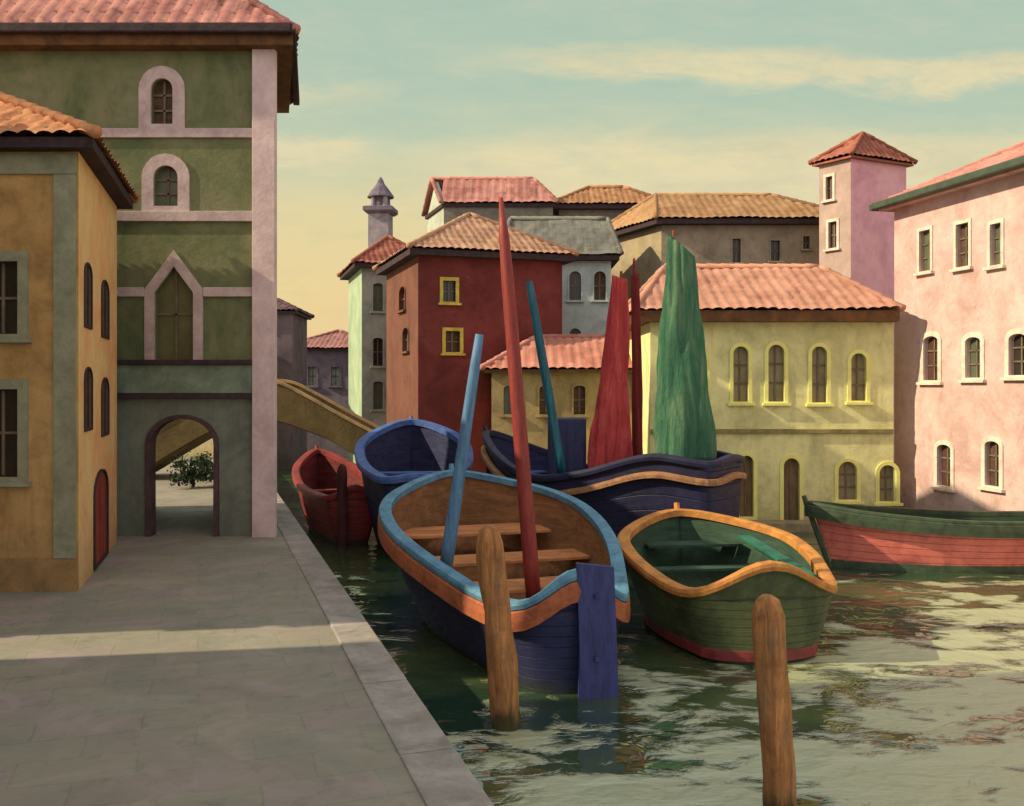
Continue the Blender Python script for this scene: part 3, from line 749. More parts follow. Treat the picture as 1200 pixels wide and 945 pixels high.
# long grey-brown house
KD = 38.0
Kl = V(X(775,KD), KD); Kr = V(X(985,KD), KD)
ff = foot_of(Kl, Kr, 5.2, (-.42, 1))
h, ws = house('long_house', 'long grey brown house with wide ochre tiled roof behind the yellow house', ff, 0, Z(264,KD), None, None, 0, None)
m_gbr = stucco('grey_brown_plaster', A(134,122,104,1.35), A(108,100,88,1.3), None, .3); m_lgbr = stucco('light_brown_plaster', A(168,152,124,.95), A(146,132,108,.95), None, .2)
for x0, x1, y0, y1 in ((858, 868, 280, 308), (903, 914, 282, 306), (941, 949, 277, 292)): window(h, ws[0], ws[0].box_px(x0, y0, x1, y1), 'rect', .05, m_gbr, m_glass, (1,1), m_sash)
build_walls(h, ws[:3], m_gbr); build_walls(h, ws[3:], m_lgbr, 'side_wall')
m_roof_och = tiles('tiles_ochre', A(196,156,116,.8), A(176,134,98,.78), A(120,84,58))
roof(h, ff, Z(264,KD), 1.45, m_roof_och, .4, .2, m_eave_dark, inset=1.6, pitch=.32, streak=.14)
# pink tower
TW = 35.0
t0 = V(X(997,TW), TW); tl = V(X(960,TW+1.2), TW+1.2); tu = (t0-tl).normalized()
tr = V(X(1062,TW+1.3), TW+1.3)
ff = [tl, t0, tr, tl + (tr-t0)]
h = thing('pink_tower', 'square pink tower house with pyramid roof rising above the yellow house', 'tower', ((tl.x+tr.x)/2, TW+1.2, .25))
ws = four(ff, 0, Z(186,TW)); m_tpink = stucco('tower_pink', A(206,150,156,1.4), A(188,132,144,1.35), A(212,162,162,1.35), .2); m_tgrey = stucco('tower_grey', A(176,152,142,1.0), A(160,138,132,1.0), None, .2)
for x0, x1, y0, y1 in ((968, 976, 207, 234), (971, 981, 260, 291)): window(h, ws[0], ws[0].box_px(x0, y0, x1, y1), 'rect', .1, m_white, m_glassb, (1,1), m_sash)
build_walls(h, [ws[1], ws[2]], m_tpink); build_walls(h, [ws[0], ws[3]], m_tgrey, 'side_wall')
roof(h, ff, Z(186,TW), 1.15, m_roof_red, .18, .08, m_roof_red, streak=.05)
# yellow house
YD = 26.0
ff = foot_of(V(X(762,YD), YD), V(X(1047,YD), YD), 5)
h, ws = house('yellow_house', 'pale yellow canal house with two rows of arched windows and salmon roof', ff, -.5, Z(378,YD), None, None, 0, None)
m_yellow = stucco('yellow_plaster', A(190,186,134,1.5), A(168,166,116,1.4), A(198,194,138,1.55), .45); m_ysur = stone('yellow_trim', A(210,204,120,1.6), A(190,184,108,1.5), 2.5)
m_pane_o = pane('window_ochre', A(128,116,84,1.5), .7)
for x0, x1, y0, y1 in ((859, 877, 406, 471), (900, 919, 404, 471), (951, 969, 406, 472), (997, 1015, 414, 470), (809, 827, 406, 471)): window(h, ws[0], ws[0].box_px(x0, y0, x1, y1), 'round', .1, m_ysur, m_pane_o, (1,2), m_sash)
for x0, x1, y0, y1 in ((982, 1004, 541, 586), (1030, 1050, 545, 588)): window(h, ws[0], ws[0].box_px(x0, y0, x1, y1), 'round', .1, m_ysur, m_pane_o, (1,2), m_sash)
m_ydoor = wood('door_brown', A(122,100,72,1.2), A(84,72,54), (7,7,1))
for x0, x1, y0, y1 in ((866, 883, 534, 606), (918, 937, 537, 612)): window(h, ws[0], ws[0].box_px(x0, y0, x1, y1), 'round', .1, m_ysur, m_ydoor, (1,0), m_ydoor, name='door_surround', pname='door', sill=False)
build_walls(h, ws, m_yellow)
band(h, ws[0], 0, ws[0].L, Z(508,YD), Z(503,YD), .08, stone('string_course', A(140,130,84,1.3), A(104,98,66), 3), 'string_course')
bm = B(); wl = ws[0]
box(bm, wl.pt(wl.L/2, -.02, .04), (wl.L, .14, .5), (wl.u, wl.n, Vector((0,0,1))), .02)
obj('plinth', bm, stone('damp_plinth', A(136,128,88,1.2), A(92,92,62), 2), h)
bm = B(); box(bm, wl.pt(wl.uz(925,600)[0], .06, .38), (2.6, .7, .36), (wl.u, wl.n, Vector((0,0,1))), .03); obj('landing_step', bm, stone('step_stone', A(150,140,112,1.2), A(110,104,84), 3), h)
m_roof_sal2 = tiles('tiles_apricot', A(216,162,140,.85), A(202,146,124,.8), A(160,100,80), .5)
roof(h, [ff[0], ff[1]-Vector((.42,0,0)), ff[2]-Vector((.42,0,0)), ff[3]], Z(378,YD), 1.5, m_roof_sal2, .42, .3, m_eave_brown, inset=1.3, pitch=.3, streak=.04)
# pink palazzo on the right
p0 = V(X(1048,27), 27); pdir = Vector((.225, -1, 0)).normalized(); p1 = p0 + pdir*12
ff = foot_of(p0, p1, 6)
h, ws = house('pink_palazzo', 'tall pale pink house with white window surrounds at the right edge', ff, -.5, Z(246,27), None, None, 0, None, cat='palazzo')
m_pink = stucco('pink_plaster', A(218,184,178,.9), A(198,160,154,.86), A(228,200,194,.92), .3, .6)
pw = ws[0]
for i, bx in enumerate(((1078, 270, 1091, 318), (1121, 262, 1136, 313), (1161, 262, 1174, 311))): window(h, pw, pw.box_px(*bx), 'rect', .09, m_white, (m_glassg, m_glassb, m_glassb)[i], (1,2), m_sash)
for bx in ((1083, 394, 1100, 446), (1132, 395, 1150, 443), (1183, 391, 1204, 440)): window(h, pw, pw.box_px(*bx), 'flat', .13, m_white, m_glassb, (1,2), m_sash)
for bx in ((1099, 521, 1115, 570), (1155, 517, 1172, 570)): window(h, pw, pw.box_px(*bx), 'flat', .12, m_white, m_glassb, (1,2), m_sash)
for u in (7.6, 9.8): 
    for zb in (1.6, 4.2, 7.0): window(h, pw, (u-.35, zb, u+.35, zb+1.2), 'flat', .12, m_white, m_glassb, (1,2), m_sash)
build_walls(h, ws, m_pink)
bm = B(); box(bm, pw.pt(pw.L/2, -.05, .03), (pw.L, .1, .9), (pw.u, pw.n, Vector((0,0,1))), .02); obj('plinth', bm, stone('pink_plinth', A(160,136,112,.9), A(110,100,80), 2), h)
m_gutter = paint('gutter_green', A(66,78,64,1.1), None, .6)
roof(h, ff, Z(246,27), 1.6, m_roof_pink, .3, .1, m_pink, streak=.05)
bm = B(); e0 = p0 - pdir*.3 + pw.n*.46; e1 = p1 + pw.n*.5
box(bm, (e0+e1)/2 + Vector((0,0,Z(246,27)+.12)), ((e1-e0).length, .16, .2), (pdir, pw.n, Vector((0,0,1))), .04)
e2 = p0 - pdir*.42 + pw.n*.5; e3 = e2 - pw.n*3
box(bm, (e2+e3)/2 + Vector((0,0,Z(246,27)+.12)), ((e3-e2).length, .15, .19), (pw.n, pdir, Vector((0,0,1))), .04)
obj('gutter', bm, m_gutter, h)

# ================================================================= boats
def cr(tab, t):
    """smooth curve through (t, v) pairs"""
    n = len(tab)
    if t <= tab[0][0]: return tab[0][1]
    if t >= tab[-1][0]: return tab[-1][1]
    i = max(k for k in range(n-1) if tab[k][0] <= t)
    (x1, y1), (x2, y2) = tab[i], tab[i+1]
    m1 = (y2-tab[i-1][1])/(x2-tab[i-1][0]) if i > 0 else (y2-y1)/(x2-x1)
    m2 = (tab[i+2][1]-y1)/(tab[i+2][0]-x1) if i+2 < n else (y2-y1)/(x2-x1)
    h_ = x2-x1; s = (t-x1)/h_
    return (2*s**3-3*s*s+1)*y1 + (s**3-2*s*s+s)*h_*m1 + (-2*s**3+3*s*s)*y2 + (s**3-s*s)*h_*m2
class Boat:
    """stern S to bow Bw; tables over t: hb = gunwale half beam, g = gunwale height, wb = waterline half beam; hump = rise of the stern rail"""
    def __init__(s, S, Bw, hb, g, wb, hump=.4, bowr=.9, keel=-.35, rake=.25, bulge=.1):
        s.bulge = bulge
        s.S = Vector((S[0], S[1], 0)); s.Bw = Vector((Bw[0], Bw[1], 0)); s.ax = (s.Bw-s.S); s.L = s.ax.length; s.ax.normalize()
        s.lat = Vector((s.ax.y, -s.ax.x, 0)); s.hb, s.g, s.wb = hb, g, wb; s.hump = hump; s.keel = keel; s.rake = rake
        n = 44; s.ts = [math.sin(i/n*math.pi/2)**1.0 if False else 1-(1-i/n)**1.7 for i in range(n+1)]
        s.bowr = bowr
    def half(s, t, q):
        """half beam at t for q = 0 gunwale .. 1 waterline"""
        end = math.sqrt(max(0, 1-max(0, (t-s.bowr)/(1-s.bowr))**2)) if t > s.bowr else 1
        a = cr(s.hb, t); b = cr(s.wb, t)
        k = q**1.5
        return max(.012, (a*(1-k) + b*k)*end)
    def pos(s, t, side, q, inset=0, z=None):
        """point on the shell: q 0 gunwale, 1 waterline"""
        gz_ = cr(s.g, t); zz = gz_*(1-q) if z is None else z
        q = 1 - zz/gz_ if z is not None else q
        rk = s.rake*(1-q)*t*t - s.rake*.35*(1-q)*(1-t)**3
        p = s.S + s.ax*(s.L*t*.97 + rk - s.rake + s.rake*.6) + s.lat*(side*max(.005, s.half(t, min(1, max(0, q))) - inset))
        p.z = zz; return p
    def rail(s, inset=0, dz=0, q=None):
        """closed path: left side stern to bow, right side bow to stern, then across the stern"""
        out = []
        for t in s.ts: p = s.pos(t, -1, 0, inset); out.append((p, t))
        for t in s.ts[::-1][1:]: p = s.pos(t, 1, 0, inset); out.append((p, t))
        a, b = s.pos(0, 1, 0, inset), s.pos(0, -1, 0, inset)
        for i in range(1, 12):
            f = i/12; p = a.lerp(b, f) - s.ax*(s.bulge*math.sin(math.pi*f)**.6); p.z += s.hump*math.sin(math.pi*f)**1.6; out.append((p, 0))
        ps = [p for p, _ in out]; n = len(ps); m = 2*len(s.ts)-1
        for it in range(3):
            q = [p.copy() for p in ps]
            for i in list(range(m-4, n)) + list(range(0, 4)):
                i %= n; w_ = (q[i-1] + q[(i+1) % n])/2; ps[i] = q[i].lerp(w_, .45)
        return [p + Vector((0,0,dz)) for p in ps]
    def sweep(s, path, w, hh, bm, shift=0):
        n = len(path); rings = []
        for i in range(n):
            a, c = path[i-1], path[(i+1) % n]; t = (c-a); t.z = 0
            if t.length < 1e-5: t = s.lat.copy()
            t.normalize(); out = Vector((-t.y, t.x, 0))
            p = path[i]
            rings.append([bm.verts.new(p + out*(shift + w*x) + Vector((0,0,hh*zv))) for x, zv in ((-.5,-.5), (.5,-.5), (.56,0), (.5,.42), (.3,.5), (-.3,.5), (-.5,.42))])
        for i in range(n):
            j = (i+1) % n; m = len(rings[0])
            for k in range(m): bm.faces.new((rings[i][k], rings[j][k], rings[j][(k+1)%m], rings[i][(k+1)%m]))
    def shell(s, bm, q1=1.0, inset=0, zb=None, keel=True, transom=True, hump=True):
        qs = [0, .06, .14, .25, .4, .55, .7, .85, 1.0]; G = []; uvl = bm.loops.layers.uv.new('hull')
        for side in (-1, 1):
            rows = []; uvs = []
            for t in s.ts:
                col = []
                for q in qs:
                    z = None
                    if zb is not None: gz_ = cr(s.g, t); z = gz_ + (zb(t) - gz_)*q
                    col.append(bm.verts.new(s.pos(t, side, q, inset, z)))
                if keel:
                    p = s.pos(t, side, 1); c = s.pos(t, 0, 1); w_ = (p-c)*.72
                    col.append(bm.verts.new(Vector((c.x + w_.x, c.y + w_.y, s.keel*.7)))); col.append(bm.verts.new(Vector((c.x, c.y, s.keel))))
                rows.append(col)
            for i in range(len(rows)-1):
                for k in range(len(rows[0])-1):
                    f = bm.faces.new((rows[i][k], rows[i+1][k], rows[i+1][k+1], rows[i][k+1])); f.smooth = True
                    vq = (qs + [1.15, 1.3])
                    for lp, (tt, qq) in zip(f.loops, ((s.ts[i], vq[k]), (s.ts[i+1], vq[k]), (s.ts[i+1], vq[k+1]), (s.ts[i], vq[k+1]))): lp[uvl].uv = (tt*s.L, qq*1.7)
            G.append(rows)
        if transom:
            L_, R_ = G[0][0], G[1][0]; m = len(L_)
            N = 12; grid = []
            for k in range(m):
                row = [L_[k]]
                for i in range(1, N):
                    f = i/N; p = L_[k].co.lerp(R_[k].co, f)
                    if k == 0 and hump: p.z += s.hump*math.sin(math.pi*f)**1.6
                    # rounded stern
                    p = p - s.ax*(s.bulge*math.sin(math.pi*f)**.6) + s.ax*(.09 if inset else 0)
                    if inset and k == 0: p.z -= .07
                    row.append(bm.verts.new(p))
                row.append(R_[k]); grid.append(row)
            for k in range(m-1):
                for i in range(N):
                    f = bm.faces.new((grid[k][i], grid[k][i+1], grid[k+1][i+1], grid[k+1][i])); f.smooth = True
                    vq = (qs + [1.15, 1.3])
                    for lp, (ii, qq) in zip(f.loops, ((i, vq[k]), (i+1, vq[k]), (i+1, vq[k+1]), (i, vq[k+1]))): lp[uvl].uv = (ii*.14 + 40, qq*1.7)
        # close the bow
        a, b = G[0][-1], G[1][-1]
        for k in range(len(a)-1):
            try: bm.faces.new((a[k], b[k], b[k+1], a[k+1]))
            except ValueError: pass
    def build(s, name, label, hull, gun, strake, inner, boards, thwarts=(), tm=None, floor=.5, gw=.17, gh=.11, st=(.2, .2), extra=None, floor_rise=.3):
        c = (s.S+s.Bw)/2; r = thing(name, label, 'boat', (c.x, c.y, 0))
        bm = B(); s.shell(bm); obj('hull', bm, hull, r)
        bm = B(); s.sweep(s.rail(.0), gw, gh, bm); obj('gunwale', bm, gun, r, smooth=False)
        if strake:
            bm = B(); path = s.rail(0, -st[0]); s.sweep(path, .12, st[1], bm, .06); obj('rubbing_strake', bm, strake, r)
        fz = lambda t: floor + floor_rise*t*t
        bm = B(); s.shell(bm, inset=.07, zb=lambda t: min(fz(t), cr(s.g, t)-.1), keel=False, hump=True); obj('inner_planking', bm, inner, r)
        bm = B(); Ls, Rs = [], []
        for t in s.ts:
            z = fz(t); a = s.pos(t, -1, 0, .05, z); b = s.pos(t, 1, 0, .05, z); Ls.append(bm.verts.new(a)); Rs.append(bm.verts.new(b))
        for i in range(len(Ls)-1): bm.faces.new((Ls[i], Rs[i], Rs[i+1], Ls[i+1]))
        obj('floorboards', bm, boards, r)
        for t, wd_, drop in thwarts:
            z = cr(s.g, t) - drop; hw_ = (s.pos(t, 1, 0, .06, z) - s.pos(t, 0, 0, .06, z)).length
            bm = B(); m = max(1, round(wd_/.24))
            for k in range(m):
                cc = s.pos(t, 0, 0, 0, z); cc = cc + s.ax*((k+.5)/m - .5)*wd_
                box(bm, cc, (2*hw_*.97, wd_/m - .012, .05), (s.lat, s.ax, Vector((0,0,1))), .008)
            obj('thwart', bm, tm, r)
        bm = B(); pts = [s.pos(1, 0, q) + s.ax*.085 for q in (1.05, .8, .6, .4, .2, 0)]; pts.append(pts[-1] + Vector((0,0,.16)) + s.ax*.05)
        tube(bm, pts, [.06]*6 + [.05], 8); obj('stem_post', bm, gun, r)
        return r
def wet(name, c, c2):
    """painted planking: seams along the hull, chalky and chipped paint, weed at the waterline"""
    t = NT(name); uv = t.n('ShaderNodeUVMap', uv_map='hull'); sp = t.n('ShaderNodeSeparateXYZ'); t.l(uv.outputs[0], sp.inputs[0])
    def mp(sc):
        m = t.n('ShaderNodeMapping'); m.inputs['Scale'].default_value = sc; t.l(uv.outputs[0], m.inputs['Vector']); return m.outputs[0]
    v = t.coord(); n1 = t.noise(v, 1.6, 6, .7, .5); n2 = t.noise(mp((1.2, 9, 1)), 2.0, 6, .7, .3); n3 = t.noise(v, 11, 4, .7)
    col = t.ramp(n1, [(.3, c2), (.55, c), (.8, tuple(min(.86, x*1.35) for x in c[:3]) + (1,))])
    col = t.mix(t.mapr(n2, .52, .75, 0, .6), col, c2)
    chip = t.math('MULTIPLY', t.mapr(n2, .66, .69, 0, 1), t.mapr(n3, .5, .6, 0, 1))
    col = t.mix(t.math('MULTIPLY', chip, .7), col, A(140,122,104))
    pl = t.math('ABSOLUTE', t.math('SUBTRACT', t.math('FRACT', t.math('ADD', t.math('MULTIPLY', sp.outputs[1], 4.6), t.math('MULTIPLY', n1, .12))), .5))
    seam = t.mapr(pl, .05, .0, 0, 1); col = t.mix(t.math('MULTIPLY', seam, .55), col, tuple(x*.4 for x in c2[:3]) + (1,))
    tc = t.n('ShaderNodeTexCoord'); so_ = t.n('ShaderNodeSeparateXYZ'); t.l(tc.outputs['Object'], so_.inputs[0])
    zz = t.math('ADD', so_.outputs[2], t.math('MULTIPLY', t.math('SUBTRACT', n1, .5), .35))
    col = t.mix(t.mapr(zz, .22, .05, 0, .75), col, A(38,46,30))
    b = t.bump(t.math('MULTIPLY', seam, -1), .8, .02); t.bump(t.math('ADD', n2, t.math('MULTIPLY', n3, .4)), .5, .02, b)
    return t.done(col, t.mapr(n3, .3, .7, .4, .7), .35)
m_navy = wet('navy_hull', A(38,42,82,.95), A(28,30,54,.9)); m_dnavy = wet('dark_navy_hull', A(38,38,68,1.0), A(26,26,44,1.0)); m_ghull = wet('green_hull', A(72,80,48,1.35), A(46,52,32,1.2))
m_rhull = wet('red_hull', A(124,46,42,1.3), A(84,34,34,1.2)); m_phull = wet('salmon_hull', A(208,112,98,1.15), A(170,86,78,1.1))
m_lblue = paint('light_blue_gunwale', A(88,136,162,1.1), A(58,98,128,1.0), .55, (1,1,1), .6, 4); m_mblue = paint('mid_blue_gunwale', A(66,92,150,1.3), A(44,64,112,1.2), .55, (1,1,1), .5, 4)
m_ostr = paint('orange_strake', A(164,92,58,1.15), A(120,64,44,1.0), .6, (1,1,1), .5, 4); m_ogun = paint('orange_gunwale', A(190,130,62,1.1), A(146,88,46,1.0), .6, (1,1,1), .55, 3.5)
m_tstr = paint('tan_strake', A(150,108,74,1.3), A(108,76,56,1.1), .6, (1,1,1), .5, 4)
m_bin = wood('inner_brown', A(132,90,58,1.25), A(92,66,44), (1.5,1.5,6)); m_board = wood('floor_brown', A(140,92,58,1.25), A(96,66,44), (6,1,6)); m_thw = wood('thwart_orange', A(178,118,74,1.3), A(140,90,58,1.1), (1.2,6,6))
m_gin = wood('inner_green', A(54,78,62,1.15), A(38,54,44), (1.5,1.5,6)); m_gboard = wood('floor_green', A(58,76,56,1.1), A(42,54,42), (6,1,6)); m_teal = paint('teal_plank', A(36,108,88,.95), A(28,78,68,.9), .6)
m_din = wood('inner_dark', A(52,54,88,1.1), A(34,36,58), (1.5,1.5,6))
m_rin = wood('inner_red', A(112,44,44,1.1), A(66,32,34), (1.5,1.5,6)); m_dgreen = paint('dark_green_gunwale', A(58,72,50,1.2), A(38,48,36), .55, (1,1,1), .5, 4)
m_redmast = paint('red_mast', A(150,54,48,.95), A(112,40,40,.9), .5, (8,8,1), .5, 2); m_lbpole = paint('light_blue_pole', A(88,128,162,1.1), A(62,94,132,1.0), .5, (8,8,1), .5, 2); m_tpole = paint('teal_pole', A(26,88,104,1.3), A(18,62,78), .5, (8,8,1), .5, 2)

# 1 big blue boat
b1 = Boat((.71, 12.48), (-1.17, 18.4), [(0, .74), (.15, 1.12), (.35, 1.55), (.55, 1.76), (.75, 1.62), (.9, 1.25), (1, .9)],
          [(0, 1.10), (.12, 1.18), (.3, 1.42), (.5, 1.66), (.75, 1.98), (1, 2.26)], [(0, .55), (.2, .85), (.5, 1.1), (.8, .9), (1, .3)], hump=.5, bowr=.62, bulge=.28)
r1 = b1.build('blue_boat', 'large navy boat with light blue gunwale and red mast moored beside the quay', m_navy, m_lblue, m_ostr, m_bin, m_board,
         [(.13, .8, .42), (.34, .78, .55), (.54, .78, .6), (.76, 1.0, .62)], m_thw, floor=.42, floor_rise=.75, st=(.2, .26), gw=.2)
bm = B(); a = P(626, 668, 14.0); tp = P(587, 232, 14.3); a.z = .7
pts = [a.lerp(tp, i/10) for i in range(11)]; tube(bm, pts, [.115, .115, .115, .11, .11, .105, .105, .10, .095, .08, .03], 12); obj('mast', bm, m_redmast, r1, smooth=True)
# rudder with its stock
bm = B(); sp = b1.pos(0, .14/1, 0); base = b1.S + b1.lat*.18 - b1.ax*.58
rl = (b1.lat*.95 - b1.ax*.2).normalized(); rn = Vector((-rl.y, rl.x, 0))
pr = [(-.24, 1.72), (.24, 1.66), (.27, .9), (.31, -.3), (-.22, -.35), (-.2, .6)]
f0 = [bm.verts.new(base + rl*p[0] + Vector((0,0,p[1])) + rn*.045) for p in pr]; f1 = [bm.verts.new(base + rl*p[0] + Vector((0,0,p[1])) - rn*.045) for p in pr]
bm.faces.new(f0); bm.faces.new(f1[::-1])
for i in range(len(pr)): bm.faces.new((f0[i], f0[(i+1)%6], f1[(i+1)%6], f1[i]))
for zz in (.5, 1.3): box(bm, base + b1.ax*.16 + Vector((0,0,zz)), (.5, .06, .06), (b1.ax, b1.lat, Vector((0,0,1))), .01)
obj('rudder', bm, paint('rudder_blue', A(58,64,116,1.1), A(42,46,86,1.0), .5, (5,5,1), .4, 2), r1)
bm = B(); a = P(522, 668, 13.9); tp = P(562, 392, 13.7)
pts = [a.lerp(tp, i/8) for i in range(9)]; tube(bm, pts, [.10, .10, .095, .09, .09, .085, .08, .075, .06], 12)
tag(obj('pole', bm, m_lbpole, smooth=True, loc=a), 'light blue pole leaning in the large navy boat beside its red mast', 'pole')
# 2 second blue boat behind it
b2 = Boat((X(490, 21.1), 21.1), (X(482, 26.6), 26.6), [(0, .75), (.25, 1.15), (.5, 1.36), (.75, 1.34), (1, 1.0)], [(0, 1.85), (.3, 2.0), (.6, 2.3), (1, 2.92)], [(0, .5), (.4, .9), (.8, .8), (1, .3)], hump=.1, bowr=.6)
b2.build('high_bowed_boat', 'smaller blue boat with mid blue rim moored between the red boat and large navy boat', m_navy, m_mblue, None, m_din, m_din, [(.3, .4, .5), (.6, .4, .6)], m_mblue, floor=1.0, floor_rise=.6, gw=.24, gh=.16)
# 3 long dark boat with furled sails
b3 = Boat((X(842, 19.6), 19.6), (X(572, 23.0), 23.0), [(0, .9), (.25, 1.15), (.5, 1.3), (.75, 1.25), (1, .8)], [(0, 2.36), (.2, 2.5), (.45, 2.1), (.65, 1.95), (.85, 2.35), (1, 2.8)], [(0, .6), (.4, .9), (.8, .8), (1, .3)], hump=.12, bowr=.7)
r3 = b3.build('dark_boat', 'long dark navy boat with tan strake carrying furled red and green sails', m_dnavy, m_dnavy, m_tstr, m_din, m_din, [(.2, .5, .5), (.85, .4, .5)], m_mblue, floor=1.2, floor_rise=.2, gw=.16, gh=.14, st=(.36, .13))
def sail(root, base, top, wb_, wt, db, dt, mat, slant=0, seed=1, folds=7, mid=1.0):
    bm = B(); n, m = 80, 44; rings = []; base, top = Vector(base), Vector(top)
    for i in range(m+1):
        f = i/m; c = base.lerp(top, f); w = (wb_*(1-f) + wt*f)*(1 + (mid-1)*math.sin(math.pi*f)); dp = db*(1-f) + dt*f; rg = []
        for k in range(n):
            th = 2*math.pi*k/n
            ph = seed + 1.5*noise.noise(Vector((0, f*1.6, seed)))
            rr = 1 + .09*math.sin(folds*th + ph*5 + f*2.5) + .30*noise.noise(Vector((math.cos(th)*1.5, math.sin(th)*1.5, f*2.6 + seed*9))) + .2*noise.noise(Vector((math.cos(th)*3.6, math.sin(th)*3.6, f*2.2 + seed*5))) + .07*noise.noise(Vector((math.cos(th)*9, math.sin(th)*9, f*9 + seed*5)))
            p = c + Vector((w/2*math.cos(th)*rr, dp/2*math.sin(th)*rr, 0))
            if f > .8: p.z += slant*math.cos(th)*(f-.8)/.2
            p.z += .05*noise.noise(Vector((k*.6, seed, i*.1)))*(1 if i in (0, m) else 0)
            rg.append(bm.verts.new(p))
        rings.append(rg)
    for i in range(m):
        for k in range(n): bm.faces.new((rings[i][k], rings[i][(k+1)%n], rings[i+1][(k+1)%n], rings[i+1][k]))
    bm.faces.new(rings[-1]); bm.faces.new(rings[0][::-1])
    return obj('sail', bm, mat, root, smooth=True)
def cloth(name, c, c2, c3): 
    t = NT(name); v = t.coord((3.5,3.5,.5)); n1 = t.noise(v, 1.3, 5, .65, .8); n2 = t.noise(t.coord(), 2.5, 5, .7, .5)
    col = t.ramp(n1, [(.3, c2), (.52, c), (.75, c3)]); col = t.mix(t.mapr(n2, .5, .75, 0, .5), col, c2); t.bump(t.math('ADD', n1, t.noise(t.coord((9,9,2.2)), 2, 5, .7, 1.0)), .9, .05); return t.done(col, .95, .1)
m_rsail = cloth('red_sail', A(180,70,70,1.3), A(148,52,58,1.15), A(196,100,94,1.3)); m_rsail2 = cloth('dark_red_sail', A(136,56,56,1.0), A(104,46,46,.95), A(146,70,64,1.0))
m_gsail = cloth('green_sail', A(74,114,88,1.1), A(52,94,76,1.0), A(116,134,104,1.05))
d3 = 21.0
def mast(root, base, top, r, mat):
    bm = B(); tube(bm, [Vector(base).lerp(Vector(top), i/6) for i in range(7)], [r]*5 + [r*.9, r*.6], 10); obj('mast', bm, mat, root, smooth=True)
m_mastw = wood('mast_wood', A(132,70,54,1.1), A(92,52,44))
sb = P(714, 562, d3); mast(r3, (sb.x+.1, sb.y+.02, 1.3), P(728, 318, d3), .05, m_mastw)
sail(r3, sb, P(726, 326, d3), .94, .33, .5, .22, m_rsail, -.05, 1)
sb = P(748, 550, d3+.5); mast(r3, (sb.x, sb.y+.02, 1.3), P(743, 303, d3+.5), .05, m_rsail2)
sail(r3, P(748, 545, d3+.5), P(744, 322, d3+.5), .24, .17, .24, .16, m_rsail2, 0, 4, 4)
sb = P(800, 540, 20.3); mast(r3, (sb.x, sb.y+.02, 1.4), P(789, 270, 20.3), .05, m_mastw)
sail(r3, sb, P(797, 288, 20.3), 1.2, .6, .6, .3, m_gsail, -.24, 7, 5)
bm = B(); cpos = P(664, 560, d3+.6); box(bm, (cpos.x, cpos.y, (1.4 + Z(490, d3+.6))/2), (.85, .75, Z(490, d3+.6)-1.4), None, .03)
for k in range(5): box(bm, (cpos.x-.36+.18*k, cpos.y-.38, 2.5), (.02, .03, 1.3))
obj('cabin', bm, paint('cabin_blue', A(46,52,94,1.0), A(34,36,66,1.0), .5, (4,4,1)), r3)
bm = B(); a = P(660, 560, 20.6); tp = P(620, 330, 20.6)
tube(bm, [a.lerp(tp, i/8) for i in range(9)], [.10]*6 + [.095, .09, .07], 12)
tag(obj('pole', bm, m_tpole, smooth=True, loc=a), 'dark teal pole leaning in the long dark boat left of the red sail', 'pole')
# 4 green boat
b4 = Boat((3.60, 13.8), (3.12, 17.5), [(0, 1.08), (.18, 1.3), (.4, 1.48), (.62, 1.46), (.8, 1.25), (1, .9)], [(0, .97), (.15, 1.02), (.4, 1.2), (.65, 1.38), (1, 1.6)],
          [(0, .8), (.3, 1.05), (.6, 1.05), (.85, .8), (1, .3)], hump=.5, bowr=.55, bulge=.36)
r4 = b4.build('green_boat', 'dark green boat with orange gunwale moored right of the large navy boat', m_ghull, m_ogun, None, m_gin, m_gboard, [(.55, .3, .4), (.82, .45, .35)], m_gin, floor=.3, floor_rise=.35, gw=.2, gh=.12)
bm = B(); path = []
for t in b4.ts: path.append(b4.pos(t, -1, 0, -.01, .13))
for t in b4.ts[::-1][1:]: path.append(b4.pos(t, 1, 0, -.01, .13))
a_, b_ = b4.pos(0, 1, 0, -.01, .13), b4.pos(0, -1, 0, -.01, .13)
for i in range(1, 12): path.append(a_.lerp(b_, i/12) - b4.ax*(b4.bulge*math.sin(math.pi*i/12)**.6))
b4.sweep(path, .05, .15, bm, 0); obj('waterline_stripe', bm, paint('stripe_red', A(126,48,46,1.0), A(92,38,40), .5), r4)
bm = B(); q0, q1 = b4.pos(.08, 1, 0, .3, 1.12), b4.pos(.75, 1, 0, .3, 1.3); dd = (q1-q0).normalized(); ll = Vector((dd.y, -dd.x, 0)).normalized()
box(bm, (q0+q1)/2, ((q1-q0).length, .22, .05), (dd, ll, dd.cross(ll)), .01); tag(obj('oar_plank', bm, m_teal, loc=tuple(q0)), 'bright teal plank lying along the right side of the green boat', 'plank')
# 5 salmon boat on the right
b5 = Boat((12.0, 20.3), (X(957, 20.6), 20.6), [(0, .6), (.3, .8), (.6, .82), (.85, .5), (1, .16)], [(0, 1.12), (.4, 1.08), (.8, 1.22), (1, 1.38)], [(0, .4), (.5, .62), (.8, .42), (1, .06)], hump=.1, bowr=.93, rake=.5)
r5 = b5.build('salmon_boat', 'low salmon pink boat with dark green gunwale moored before the pink house', m_phull, m_dgreen, m_dgreen, m_gin, m_gboard, [(.3, .3, .25), (.6, .3, .25)], m_thw, floor=.3, floor_rise=.1, gw=.16, gh=.1, st=(.15, .26))
bm = B(); path = [b5.pos(t, -1, 0, -.006, .08) for t in b5.ts] + [b5.pos(t, 1, 0, -.006, .08) for t in b5.ts[::-1][1:]]
b5.sweep(path, .04, .18, bm, 0); obj('waterline_stripe', bm, m_dgreen, r5)
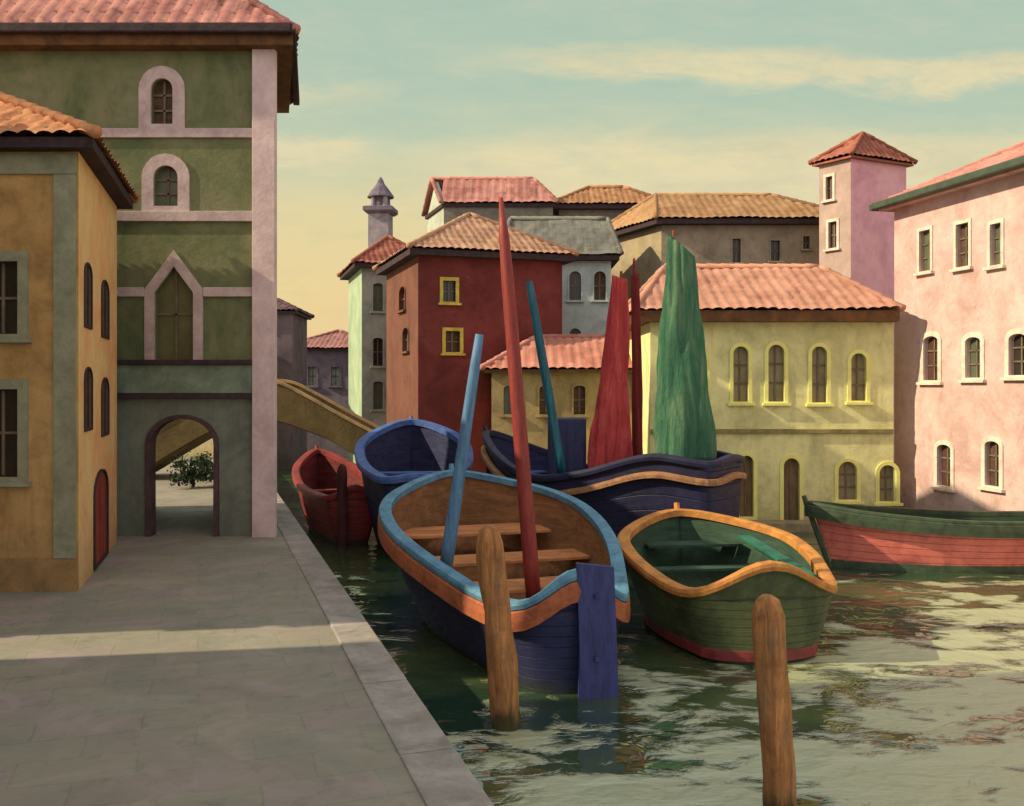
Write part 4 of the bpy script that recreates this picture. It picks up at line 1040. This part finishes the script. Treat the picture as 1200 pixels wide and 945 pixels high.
# 6 red boat by the bridge
b6 = Boat((X(412, 23.6), 23.6), (X(372, 28.2), 28.2), [(0, .62), (.4, .95), (.75, .85), (1, .5)], [(0, 1.15), (.4, 1.25), (.75, 1.6), (1, 1.98)], [(0, .4), (.5, .65), (1, .15)], hump=.3, bowr=.65)
b6.build('red_boat', 'dull red rowing boat moored below the bridge by the palazzo corner', m_rhull, m_rhull, None, m_rin, m_rin, [(.3, .3, .3), (.6, .3, .4)], m_rhull, floor=.35, floor_rise=.4, gw=.2, gh=.14)

# ================================================================= mooring posts
def post(label, a, b, r, mat, band=None):
    a, b = Vector(a), Vector(b); rt = None; bm = B(); n = 16
    pts = [a.lerp(b, i/n) + Vector((.02*noise.noise(Vector((i*.5, a.x, 1))), .02*noise.noise(Vector((i*.5, a.x, 7))), 0)) for i in range(n+1)]
    rad = [r*(1.06 - .1*i/n + .05*noise.noise(Vector((i*.7, a.x, 3)))) for i in range(n+1)]; rad[-1] = r*.72; pts[-1] = pts[-2].lerp(pts[-1], .8)
    pts.append(pts[-1] + Vector((0,0,.05))); rad.append(r*.35)
    tube(bm, pts, rad, 20, True, .26)
    return tag(obj('mooring_post', bm, mat, smooth=True, loc=(a.x, a.y, 0)), label, 'mooring post', 'wooden mooring posts in the canal')
def post_mat():
    t = NT('post_wood'); v = t.coord((14,14,1.2)); n1 = t.noise(v, 1.0, 7, .7, .8); n2 = t.noise(t.coord(), 4, 5, .7); n3 = t.noise(t.coord((5,5,1.5)), 1.5, 4, .6)
    col = t.ramp(n1, [(.28, A(112,76,50,1.2)), (.6, A(164,112,66,1.5)), (.82, A(190,138,84,1.5))])
    col = t.mix(t.mapr(n2, .48, .72, 0, .6), col, A(104,66,42)); col = t.mix(t.mapr(n3, .52, .72, 0, .5), col, A(120,108,88))
    tc = t.n('ShaderNodeTexCoord'); sp = t.n('ShaderNodeSeparateXYZ'); t.l(tc.outputs['Object'], sp.inputs[0])
    zz = t.math('ADD', sp.outputs[2], t.math('MULTIPLY', t.math('SUBTRACT', n3, .5), .7))
    col = t.mix(t.mapr(zz, .34, .12, 0, .9), col, A(50,58,36))
    t.bump(t.math('ADD', n1, t.math('MULTIPLY', n3, .8)), .9, .04); return t.done(col, .75, .3)
m_post = post_mat(); m_postd = wood('post_dark', A(84,44,42,1.1), A(56,34,34))
pb, pt_ = P(594, 862, 10.95), P(573, 617, 10.95); pb.z = -.8; pb.x += .08
post('ochre wooden mooring post standing before the stern of the large navy boat', pb, pt_, .165, m_post)
pb, pt_ = P(925, 1010, 8.6), P(899, 699, 8.6); pb.z = -.9
post('nearest weathered mooring post leaning in front of the green boat', pb, pt_, .145, m_post)
pb, pt_ = P(401, 640, 22.9), P(401, 545, 22.9); pb.z = -.6
post('thin dark red mooring post in front of the red boat', pb, pt_, .12, m_postd)
